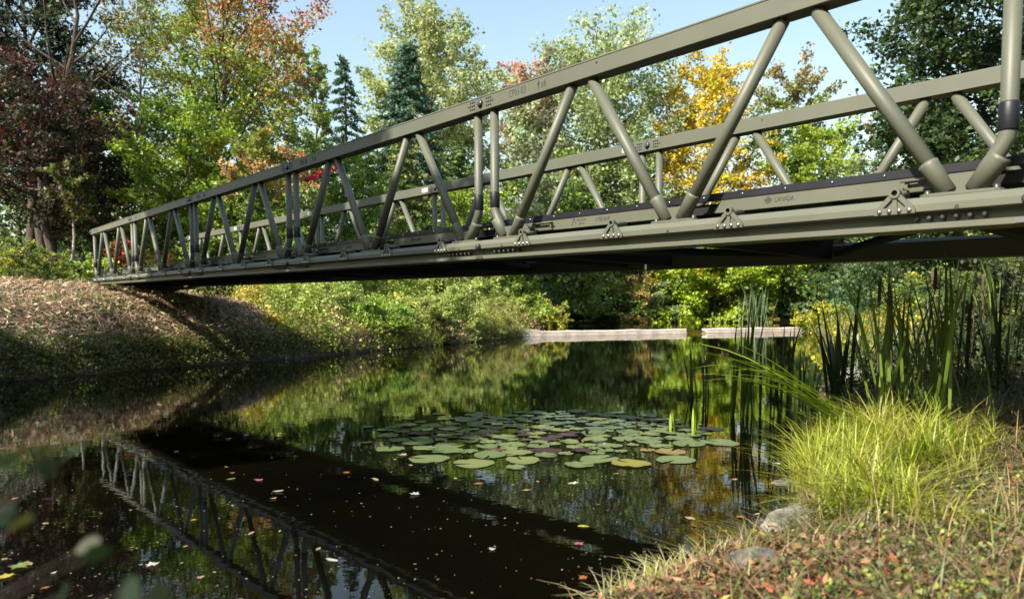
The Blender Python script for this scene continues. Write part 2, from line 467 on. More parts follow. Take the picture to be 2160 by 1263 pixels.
def build_bridge():
    root = empty('truss_bridge', BR0, -YAW)
    tag(root, 'long olive drab modular truss footbridge spanning the pond on tubular diagonals', 'bridge')
    P = lambda name, me, t, y=0.0, z=0.0, parent=None, rot=None: link(name, me, parent or root, (t, y, z + SLOPE * t), rot)

    # --- shared meshes, near side (flip = far side)
    h2 = .065
    prof_top = [(-h2 + .004, HT - h2), (-h2, HT - h2 + .004), (-h2, HT + .046), (-h2 + .004, HT + .048), (-h2 + .004, HT + .051), (-h2, HT + .053),
                (-h2, HT + h2 - .005), (-h2 + .005, HT + h2), (h2 - .005, HT + h2), (h2, HT + h2 - .005), (h2, HT - h2 + .004), (h2 - .004, HT - h2)]
    def chord(prof, mat, name, flip):
        mb = MB(); mb.prism_x([p for p in prof], .002, L_MOD - .002); return mb.mesh(name, mat, SLOPE, flip)
    prof_bot = [(-.052, -.004), (-.056, -.006), (-.092, -.044), (-.092, -.078), (-.088, -.082), (-.034, -.088), (-.034, -.136), (-.086, -.139),
                (-.09, -.142), (-.09, -.168), (-.086, -.172), (.08, -.172), (.08, -.03), (.05, -.004)]
    tc = {f: chord(prof_top, M['olive'], 'top_chord', f) for f in (False, True)}
    bc = {f: chord(prof_bot, M['olive'], 'bottom_chord', f) for f in (False, True)}
    zt = HT - h2
    def diag(t0, z0, t1, z1):
        mb = MB(); mb.tube([(t0, 0, z0), (t1, 0, z1)], TUBE, 20); return mb.mesh('diagonal', M['olive'], SLOPE)
    d_up = [diag(TB + .055, .02, TD - .1, zt - .002), diag(2 - .065, .02, TD + .1, zt - .002),
            diag(2 + .065, .02, 4 - TD - .1, zt - .002), diag(4 - TB - .055, .02, 4 - TD + .1, zt - .002)]
    def post(sgn):
        mb = MB()
        x0, x1 = .112, TB - .05
        pts = [(x0, 0, zt - .002), (x0, 0, .30), (x0 + .004, 0, .25), (x0 + .03, 0, .195), (x0 + .065, 0, .14), (x1, 0, .02)]
        if sgn < 0: pts = [(-x, y, z) for x, y, z in pts]
        mb.tube(pts, TUBE * .93, 20)
        me = mb.mesh('post', M['olive'], SLOPE)
        mb = MB()
        xs = x0 if sgn > 0 else -x0
        mb.tube([(xs, 0, .275), (xs, 0, .282), (xs, 0, .402), (xs, 0, .41)], [TUBE * .97, TUBE * 1.06, TUBE * 1.06, TUBE * .97], 20)
        return me, mb.mesh('sleeve', M['black'], SLOPE)
    posts = {s: post(s) for s in (1, -1)}
    # node casting: plate, two sockets, web between
    def casting(dx0, dz0, dx1, dz1):
        mb = MB()
        n = 8
        pr = []
        for sx in (1, -1):
            for k in range(n):
                a = (k / (n - 1) - .5) * math.pi * sx * 1.0
                pr.append((sx * (.13 + .055 * math.cos(a)), .055 * math.sin(a)))
        pr = sorted(pr, key=lambda q: math.atan2(q[1], q[0]))
        mb.prism_z(pr, -.003, .011)
        for (dx, dz, off) in ((dx0, dz0, -.055), (dx1, dz1, .055)):
            l = math.hypot(dx, dz); ux, uz = dx / l, dz / l
            ln = .185
            p = [(off + ux * k * ln, 0, .012 + uz * k * ln) for k in (0, .9, 1.0)]
            mb.tube(p, [TUBE * 1.12, TUBE * 1.14, TUBE * 1.2], 18)
        mb.prism_y([(-.05, .01), (.05, .01), (.05 + .07 * dx1 / math.hypot(dx1, dz1), .1), (-.05 + .07 * dx0 / math.hypot(dx0, dz0), .1)], -.012, .012)
        return mb.mesh('node_casting', M['olive'], SLOPE)
    pv = (TB - .05 - .177, .12)
    dv = (TD - TB - .155, zt)
    cast_l = casting(-pv[0] * 1.2, pv[1], dv[0], dv[1])      # post on the left, diagonal on the right
    cast_r = casting(-dv[0], dv[1], pv[0] * 1.2, pv[1])
    cast_m = casting(-(2 - TD - .165), zt, 2 - TD - .165, zt)
    mb = MB()
    mb.tube([(0, 0, .009), (0, 0, .016), (0, 0, .03), (0, 0, .034)], [.019, .016, .016, .01], 10)
    cast_bolt = mb.mesh('bolt', M['bolt_dark'], 0)
    # hinged bracket: A-frame with ring, pin going inwards
    mb = MB()
    yb = -.094
    for (xa, za, xb, zb, w) in ((-.082, -.06, -.014, .012, .012), (.082, -.06, .014, .012, .012)):
        dx, dz = xb - xa, zb - za; l = math.hypot(dx, dz); nx, nz = -dz / l * w, dx / l * w
        mb.prism_y([(xa - nx, za - nz), (xa + nx, za + nz), (xb + nx, zb + nz), (xb - nx, zb - nz)], yb - .012, yb + .006)
    mb.prism_y([(-.098, -.084), (.098, -.084), (.098, -.066), (.088, -.05), (-.088, -.05), (-.098, -.066)], yb - .0125, yb + .001)
    mb.prism_y([(-.013, -.055), (.013, -.055), (.009, .005), (-.009, .005)], yb - .010, yb + .004)
    mb.prism_y([(-.07, -.05), (.07, -.05), (.012, .0), (-.012, .0)], yb + .0015, yb + .0045)
    ring_o = [(.027 * math.cos(a), .024 + .027 * math.sin(a)) for a in np.linspace(0, 2 * math.pi, 16, endpoint=False)]
    ring_i = [(.015 * math.cos(a), .024 + .015 * math.sin(a)) for a in np.linspace(0, 2 * math.pi, 16, endpoint=False)]
    for a, b, y0, y1 in ((ring_o, ring_i, yb - .018, yb + .012),):
        n = 16
        vs = [(x, y0, z) for x, z in a] + [(x, y0, z) for x, z in b] + [(x, y1, z) for x, z in a] + [(x, y1, z) for x, z in b]
        fs = []
        for i in range(n):
            j = (i + 1) % n
            fs += [(i, j, n + j, n + i), (2 * n + i, 3 * n + i, 3 * n + j, 2 * n + j), (i, 2 * n + i, 2 * n + j, j), (n + i, n + j, 3 * n + j, 3 * n + i)]
        mb.add(vs, fs)
    br = {f: mb.mesh('deck_bracket', M['olive'], SLOPE, f) for f in (False, True)}
    mp_ = MB(); mp_.tube([(0, yb + .011, .024), (0, .05, .024)], .019, 12); mp_.box(-.016, .016, .03, .06, -.004, .022)
    pin = {f: mp_.mesh('hinge_pin', M['olive'], SLOPE, f) for f in (False, True)}
    mb = MB(); mb.tube([(0, yb - .012, 0), (0, yb - .018, 0), (0, yb - .022, 0)], [.0125, .0115, .005], 10)
    bbolt = {f: mb.mesh('bolt', M['steel'], 0, f) for f in (False, True)}
    # bolt pattern of the top chord joint
    mb = MB()
    for sx in (-1, 1):
        for r_, zz in enumerate((.03, 0, -.03)):
            for k in range(4 if r_ == 1 else 3):
                x = sx * (.085 + .026 * k)
                mb.tube([(x, -h2 + .0005, HT + zz), (x, -h2 - .004, HT + zz), (x, -h2 - .006, HT + zz)], [.0085, .0085, .004], 8)
    dots = {f: mb.mesh('joint_bolts', M['bolt_dark'], SLOPE, f) for f in (False, True)}
    mb = MB(); mb.tube([(0, -h2 + .0005, HT), (0, -h2 - .014, HT), (0, -h2 - .022, HT + .002)], [.033, .03, .018], 16)
    big = {f: mb.mesh('pin_head', M['bolt_dark'], 0, f) for f in (False, True)}
    mb = MB(); mb.tube([(0, -.088, -.062), (0, -.115, -.062), (0, -.122, -.062)], [.026, .025, .014], 16)
    lowpin = {f: mb.mesh('pin_head', M['bolt_dark'], 0, f) for f in (False, True)}
    mb = MB()
    for k in range(6):
        x = -.15 + k * .06
        mb.tube([(x, -.033, -.112), (x, -.068, -.112), (x, -.073, -.112)], [.0115, .0115, .006], 8)
    row = {f: mb.mesh('splice_bolts', M['bolt_dark'], SLOPE, f) for f in (False, True)}
    mb = MB(); mb.box(-.05, .05, -.0925, -.0895, -.166, -.144)
    splice = {f: mb.mesh('splice_plate', M['steel'], SLOPE, f) for f in (False, True)}
    mb = MB(); mb.tube([(0, -.0915, -.07), (0, -.0928, -.07)], .011, 10)
    hole = {f: mb.mesh('drain_plug', M['bolt_dark'], 0, f) for f in (False, True)}
    mb = MB(); mb.tube([(0, -h2 - .0003, HT + .02), (0, -h2 - .0015, HT + .02)], .009, 10)
    hole_t = {f: mb.mesh('drain_plug', M['bolt_dark'], 0, f) for f in (False, True)}
    # deck panels
    mb = MB()
    mb.box(.012, 1.988, .165, W_T - .165, .052, .118)
    for k in range(5):
        x = .2 + k * .4
        mb.box(x - .03, x + .03, .2, W_T - .2, .036, .0525)
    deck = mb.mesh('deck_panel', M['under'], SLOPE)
    def fascia():
        mb = MB()
        mb.prism_y([(.21, .052), (1.79, .052), (1.73, .135), (.27, .135)], .136, .164)
        return mb
    fm = fascia()
    fas = {False: fm.mesh('fascia', M['olive'], SLOPE)}
    f2 = MB(); f2.prism_y([(.21, .052), (1.79, .052), (1.73, .135), (.27, .135)], W_T - .164, W_T - .136)
    fas[True] = f2.mesh('fascia', M['olive'], SLOPE)
    strip = {}
    for far in (False, True):
        mb = MB(); y = W_T - .15 if far else .15
        mb.box(.004, 1.996, y - .02, y + .02, .1355, .18); strip[far] = mb.mesh('edge_strip', M['black'], SLOPE)
    mb = MB(); mb.tube([(0, .131, .158), (0, .126, .158), (0, .123, .158)], [.0085, .007, .003], 8)
    rivet = mb.mesh('rivet', M['steel'], 0)
    mb = MB()
    mb.tube([(-.1, .112, .108), (.1, .112, .112)], .009, 10)
    mb.box(-.1, -.085, .108, .137, .07, .112); mb.box(.085, .1, .108, .137, .07, .116); mb.box(-.09, .09, .11, .118, .064, .074)
    mb.tube([(-.118, .1, .11), (.118, .1, .114)], .0055, 8)
    handle = mb.mesh('handle', M['olive'], SLOPE)
    mb = MB()
    mb.tube([(0, .136, .1), (0, .118, .1)], .012, 8); mb.tube([(-.022, .114, .118), (.02, .114, .084)], .006, 8); mb.tube([(.012, .117, .1), (.03, .113, .085)], .009, 8)
    latch = mb.mesh('latch', M['steel'], SLOPE)
    # floor beams, bracing
    mb = MB(); mb.prism_x([(.06, -.14), (W_T - .06, -.14), (W_T - .06, .036), (.06, .036)], -.045, .045)
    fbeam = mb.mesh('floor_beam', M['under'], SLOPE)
    def brace(t0, t1):
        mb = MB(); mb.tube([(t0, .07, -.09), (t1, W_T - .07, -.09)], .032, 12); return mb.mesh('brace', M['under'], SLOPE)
    braces = (brace(.3, 1.9), brace(3.7, 2.1))
    # shoe blocks that carry the deck on the far chord
    # lettering
    codes = ['CP01-02', 'CP01-05', 'CP01-07', 'CP01-04', 'CP01-03', 'CP01-01']
    code_me = {c: text_mesh(c, .086, .70) for c in codes}
    x6 = text_mesh('x6', .086, .70)
    person = outline_mesh([[(-.006, .052), (.006, .052), (.006, .064), (-.006, .064)], [(-.013, .03), (-.006, .03), (-.006, .048), (-.013, .048)],
                           [(.006, .03), (.013, .03), (.013, .048), (.006, .048)], [(-.005, 0), (-.001, 0), (-.001, .049), (-.005, .049)], [(.001, 0), (.005, 0), (.005, .049), (.001, .049)]], M['ink'])
    maadi = text_mesh('MAADI', .034, .95); grp = text_mesh('group', .027, .95); lv = text_mesh('LVTB-2418', .046, .70); ca = text_mesh('CANADA', .042, .72)
    lam = outline_mesh([[(0, 0), (.0085, 0), (.021, .04), (.026, .04), (.039, 0), (.047, 0), (.031, .052), (.016, .052)]], M['ink'])
    half = [(0, -.5), (.035, -.5), (.03, -.26), (.3, -.3), (.27, -.2), (.5, 0), (.45, .04), (.5, .2), (.36, .17), (.33, .24), (.2, .1), (.25, .38), (.15, .34), (0, .55)]
    leafp = [(x * .05, z * .05) for x, z in half] + [(-x * .05, z * .05) for x, z in half[::-1][1:-1]]
    maple = outline_mesh([leafp], M['ink'])
    mb = MB(); mb.box(-.075, .075, -h2 - .0014, -h2 - .0004, HT - .03, HT + .03)
    stick = mb.mesh('sticker', M['sticker'], SLOPE)
    mb = MB()
    for k in range(6): mb.box(-.06 + k * .02, -.052 + k * .02, -h2 - .0022, -h2 - .0012, HT - .02, HT + (.02 if k % 2 else .004))
    stripes = mb.mesh('sticker_print', M['ink'], SLOPE)

    for i in range(N_MOD):
        t = i * L_MOD
        for far in (False, True):
            y = W_T if far else 0.0
            top = P('top_chord', tc[far], t, y)
            bot = P('bottom_chord', bc[far], t, y)
            for me in d_up: P('diagonal', me, t, y)
            for s, tt in ((1, t), (-1, t + L_MOD)):
                po = P('post', posts[s][0], tt, y)
                sl = link('sleeve', posts[s][1], po)
            for me, tt in ((cast_l, TB), (cast_m, 2.0), (cast_r, 4 - TB)):
                c = P('node_casting', me, t + tt, y)
                for sx in (-.15, .15): link('bolt', cast_bolt, c, (sx, 0, SLOPE * sx))
                link('drain_plug', hole[far], bot, (tt + .01, 0, SLOPE * tt))
            for tt in (.57, 1.53, 2.47, 3.43):
                b = P('deck_bracket', br[far], t + tt, y)
                link('hinge_pin', pin[far], b)
                for k in range(4): link('bolt', bbolt[far], b, (-.0715 + k * .0477, 0, -.068 + SLOPE * (-.0715 + k * .0477)))
            # joint hardware at the left end of the module (outer face near, inner face far)
            tag(P('joint_bolts', dots[False], t, y), kind='stuff')
            P('pin_head', big[False], t, y)
            if i == N_MOD - 1: P('pin_head', big[False], t + L_MOD, y)
            P('pin_head', lowpin[far], t, y)
            for tt in (.33, 3.67): tag(P('splice_bolts', row[far], t + tt, y), kind='stuff')
            P('splice_plate', splice[far], t, y)
            link('drain_plug', hole_t[False], top, (1.35, 0, SLOPE * 1.35))
        # far chord sticker, on the face towards the near truss
        s = P('sticker', stick, t - .28 if i else .3, W_T)
        link('sticker_print', stripes, s)
        yf = -h2 - .0007
        tcx = P('lettering', code_me[codes[i]], t + .375, yf, HT - .03)
        P('emblem', person, t + .735, yf, HT - .034)
        P('lettering', x6, t + .765, yf, HT - .03)
        for k in (0, 1):
            dk = P('deck_panel', deck, t + 2 * k)
            for far in (False, True):
                link('fascia', fas[far], dk)
                link('edge_strip', strip[far], dk)
            for q in range(7):
                tq = .14 + q * .287
                link('rivet', rivet, dk, (tq, 0, SLOPE * tq))
            th = .60 if k == 0 else 1.5
            link('handle', handle, dk, (th, 0, SLOPE * th))
            tl = .42 if k == 0 else 1.69
            link('latch', latch, dk, (tl, 0, SLOPE * tl))
            yk = .1353
            if k == 0:
                for me, tt, zz in ((lam, .91, .074), (maadi, .962, .098), (grp, .99, .075), (lv, 1.16, .082)):
                    link('lettering' if me is not lam else 'emblem', me, dk, (tt, yk, zz + SLOPE * tt))
            else:
                for me, tt, zz in ((maple, .6, .097), (ca, .64, .083)):
                    link('emblem' if me is maple else 'lettering', me, dk, (tt, yk, zz + SLOPE * tt))
        for tt in (TB, 2.0, 4 - TB): P('floor_beam', fbeam, t + tt)
        for me in braces: P('brace', me, t)
    # far bank end: sill plate and bearing feet
    mb = MB()
    mb.box(-.16, .06, -.12, W_T + .12, -.235, -.176)
    link('sill_beam', mb.mesh('sill_beam', M['timber']), root)
    for y in (0, W_T):
        mb = MB(); mb.prism_y([(-.12, -.17), (.1, -.17), (.03, -.02), (-.005, .015), (-.04, -.02)], y - .05, y + .05)
        link('bearing_foot', mb.mesh('bearing_foot', M['olive']), root)
    mb = MB()
    mb.prism_y([(-1.3, -.28), (-.03, -.24), (-.03, .16), (-.1, .165)], .17, W_T - .17)
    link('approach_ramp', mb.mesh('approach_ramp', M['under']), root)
    return root
build_bridge()

# ------------------------------------------------------------------ vegetation generators
def unit(v): return v / (np.linalg.norm(v, axis=-1, keepdims=True) + 1e-9)
def leaf_quads(rng, C, size, up=0.7, narrow=0.62, axis=None):
    """one bent four-cornered leaf per centre C"""
    n = len(C)
    nrm = unit(rng.normal(size=(n, 3)) + np.array([0, 0, up]))
    ax = rng.normal(size=(n, 3)) if axis is None else axis + rng.normal(size=(n, 3)) * .45
    ax = unit(ax - (ax * nrm).sum(1, keepdims=True) * nrm)
    sd = np.cross(nrm, ax)
    s = np.asarray(size) * rng.uniform(.6, 1.3, n)
    s = s[:, None]
    sag = nrm * s * rng.uniform(-.22, .05, (n, 1))
    V = np.stack([C - ax * s * .5, C + sd * s * narrow * .5 + sag, C + ax * s * .5 + sag * .5, C - sd * s * narrow * .5 + sag], 1).reshape(-1, 3)
    Fq = np.arange(4 * n).reshape(-1, 4)
    return V, Fq
def pal(*cols):
    return [(w, np.array(c)) for w, c in cols]
def pick(rng, palette, n):
    w = np.array([p[0] for p in palette], float); w /= w.sum()
    idx = rng.choice(len(palette), n, p=w)
    return np.array([p[1] for p in palette])[idx]

def env_round(zn): return np.sqrt(np.clip(1 - ((zn - .40) / .64) ** 2, .02, 1))
def env_cone(zn): return np.clip(1 - zn, 0, 1) ** .85 + .02
def env_column(zn): return np.clip(np.sqrt(np.clip(1 - ((zn - .38) / .66) ** 2, .02, 1)), 0, 1) ** .8
ENV = {'round': env_round, 'cone': env_cone, 'column': env_column}

def grow(rng, H, R, z0, shape, nb, trunk_r, nleaf, leaf, color, spread=.062, lean=(0, 0), twigs=7, up=.7, narrow=.62, bare=0.0, rise=.32, sides=8):
    """trunk with limbs and twigs (wood) plus leaves hung on the twigs; local to the tree's foot"""
    wood = Acc()
    lx, ly = lean
    nt = 9
    zz = np.linspace(0, 1, nt)
    top = .97 if shape == 'cone' else .86
    wob = np.cumsum(rng.normal(size=(nt, 2)) * .012 * H * (0.4 if shape == 'cone' else 1), axis=0); wob -= wob[0]
    TP = np.stack([lx * H * zz ** 1.3 + wob[:, 0], ly * H * zz ** 1.3 + wob[:, 1], zz * H * top], -1)
    rad = trunk_r * (1 - zz * .88); rad[0] *= 1.35
    TP[0, 2] = -.25
    wood.add(*tube_np(TP, rad, sides))
    env = ENV[shape]
    LC, LB, LA = [], [], []
    seg_len, segs = [], []
    for i in range(nb):
        f = (i + .5) / nb
        az = i * 2.39996 + rng.normal() * .35
        if shape == 'cone':
            zt = z0 + (1 - z0) * f
            zs = zt + .012
            r = R * float(env(f)) * rng.uniform(.82, 1.1)
            end_z = zt - .10 * r / H - .01
        else:
            zt = z0 + (1 - z0) * (f ** .9)
            r = R * float(env(f)) * rng.uniform(.72, 1.1)
            zs = max(z0 * .75, zt - rise * r / H - .05)
            end_z = zt
        zs = min(zs, top * .98)
        k = zs / top * (nt - 1)
        k0 = min(int(k), nt - 2)
        S = TP[k0] + (TP[k0 + 1] - TP[k0]) * (k - k0)
        S[2] = zs * H
        tip_c = np.array([lx * H * end_z ** 1.3, ly * H * end_z ** 1.3, 0])
        E_ = tip_c + np.array([math.cos(az) * r, math.sin(az) * r, end_z * H])
        if shape == 'cone':
            Mid = S * .5 + E_ * .5 + np.array([0, 0, .04 * r])
        else:
            Mid = S * .45 + E_ * .55 + np.array([0, 0, -.10 * r]) + rng.normal(size=3) * .05 * r
        u = np.linspace(0, 1, 5)[:, None]
        Bp = (1 - u) ** 2 * S + 2 * u * (1 - u) * Mid + u ** 2 * E_
        br = max(.012, trunk_r * .42 * (1 - zs * .7)) * (1 - .8 * u[:, 0])
        if shape == 'cone': br *= .4
        wood.add(*tube_np(Bp, br, 5 if br[0] > .05 else 4))
        blen = np.linalg.norm(E_ - S)
        for q in range(twigs):
            s = .25 + .75 * (q + rng.uniform(0, .8)) / twigs
            s = min(s, .98)
            p0 = (1 - s) ** 2 * S + 2 * s * (1 - s) * Mid + s ** 2 * E_
            d = unit(E_ - S)
            if shape == 'cone':
                side = np.array([-math.sin(az), math.cos(az), 0]) * (1 if q % 2 else -1)
                dv = unit(d * .8 + side * .8 + np.array([0, 0, -.05])) * blen * .42 * (1.15 - s)
            else:
                dv = unit(d * .55 + rng.normal(size=3) * .75 + np.array([0, 0, .18])) * max(blen, R * .3) * rng.uniform(.2, .42)
            p1 = p0 + dv
            if q % 2 == 0 or bare > 0:
                wood.add(*tube_np(np.stack([p0, p0 * .5 + p1 * .5 + rng.normal(size=3) * .02 * blen, p1]), [br[-1] * .9 + .006, br[-1] * .6 + .004, .004], 3))
            if rng.uniform() < bare: continue
            segs.append((p0, p1, i)); seg_len.append(np.linalg.norm(dv) + .15 * R * .3)
        if shape == 'cone':
            segs.append((S * .7 + E_ * .3, E_, i)); seg_len.append(blen * .9)
    w = np.array(seg_len) * rng.uniform(.5, 1.5, len(segs)); w /= w.sum()
    idx = rng.choice(len(segs), nleaf, p=w)
    P0 = np.array([s[0] for s in segs])[idx]; P1 = np.array([s[1] for s in segs])[idx]; BI = np.array([s[2] for s in segs])[idx]
    tt = rng.uniform(0, 1.12, (nleaf, 1))
    C = P0 + (P1 - P0) * tt
    sp = spread * R if shape != 'cone' else spread * R * .6
    C = C + np.clip(rng.normal(size=(nleaf, 3)), -1.7, 1.7) * np.array([sp, sp, sp * (.55 if shape != 'cone' else .4)])
    C[:, 2] = np.maximum(C[:, 2], .05)
    rel = np.stack([C[:, 0] / R, C[:, 1] / R, C[:, 2] / H], -1)
    tw = rng.uniform(0, 1, len(segs))[idx]; bb = rng.uniform(0, 1, nb)[BI]
    colr = color(rng, rel, bb, tw)
    colr = colr * 1.5 * rng.uniform(.7, 1.3, (nleaf, 1)) * (.85 + .3 * tw[:, None])
    V, Fq = leaf_quads(rng, C, leaf, up, narrow, axis=(P1 - P0) / (np.linalg.norm(P1 - P0, axis=1, keepdims=True) + 1e-9) if shape == 'cone' else None)
    return wood, V, Fq, np.repeat(colr, 4, axis=0)

def simple_color(*cols):
    p = pal(*cols)
    def f(rng, rel, bb, tw):
        n = len(rel)
        base = np.array([c for _, c in p]); w = np.array([a for a, _ in p], float); w /= w.sum()
        cw = np.cumsum(w)
        mixv = np.clip(bb * .45 + tw * .4 + rng.uniform(0, .35, n) - .1, 0, .999)
        return base[np.searchsorted(cw, mixv)]
    return f
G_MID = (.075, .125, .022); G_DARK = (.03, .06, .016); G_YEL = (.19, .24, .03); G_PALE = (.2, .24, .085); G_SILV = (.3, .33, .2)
OLV = (.12, .12, .04); RED = (.34, .05, .04); ORG = (.36, .15, .045); TAN = (.3, .2, .1); YEL = (.5, .33, .025); MAR = (.085, .026, .024)

def tree(name, label, u, v_top, y, half_px, z0, shape, nb, nleaf_, leaf, color, seed, trunk_r=None, v_base=None, group='trees around the pond',
         cat='tree', mat='leaf', bark='bark', xy=None, height=None, radius=None, **kw):
    rng = np.random.default_rng(seed)
    if xy is None:
        p = at(u, v_top, y); x = p.x; z = tz(x, y)
        H = p.z - z; R = half_px / F_PX * y
    else:
        x, y = xy; z = tz(x, y); H = height; R = radius
    nleaf = int(nleaf_ * 1.2)
    tr = trunk_r or max(.05, H * .013)
    wood, V, Fq, C = grow(rng, H, R, z0, shape, nb, tr, nleaf, leaf, color, **kw)
    root = empty(name, (x, y, z))
    tag(root, label, cat, group)
    if wood.n: link('trunk' if cat == 'tree' else 'stems', wood.mesh('trunk', M[bark], True), root)
    link('crown' if cat == 'tree' else 'foliage', np_mesh('crown', V, Fq, M[mat], C), root)
    return root

# ------------------------------------------------------------------ trees
def maple_color(rng, rel, bb, tw):
    n = len(rel)
    t = np.clip((rel[:, 2] - .52) * 2.1 + rel[:, 0] * .38 + (bb - .5) * .55 + rng.normal(size=n) * .2, 0, 1)
    stops = np.array([G_MID, G_YEL, (.19, .17, .05), (.25, .15, .06), (.26, .09, .05)])
    x = t * 3.999; k = x.astype(int); f = (x - k)[:, None]
    return stops[k] * (1 - f) + stops[k + 1] * f
def pinktop_color(rng, rel, bb, tw):
    n = len(rel)
    t = np.clip((rel[:, 2] - .72) * 2.5 - rel[:, 0] * .5 + (bb - .5) * .9 + rng.normal(size=n) * .15, 0, 1)[:, None]
    return np.array(G_SILV) * .62 * (1 - t) + np.array((.34, .2, .15)) * t
def browntop_color(rng, rel, bb, tw):
    n = len(rel)
    t = np.clip((rel[:, 2] - .7) * 2.6 + rel[:, 0] * .3 + (bb - .5) * .8 + rng.normal(size=n) * .15, 0, 1)[:, None]
    return np.array(G_MID) * 1.15 * (1 - t) + np.array((.2, .16, .08)) * t
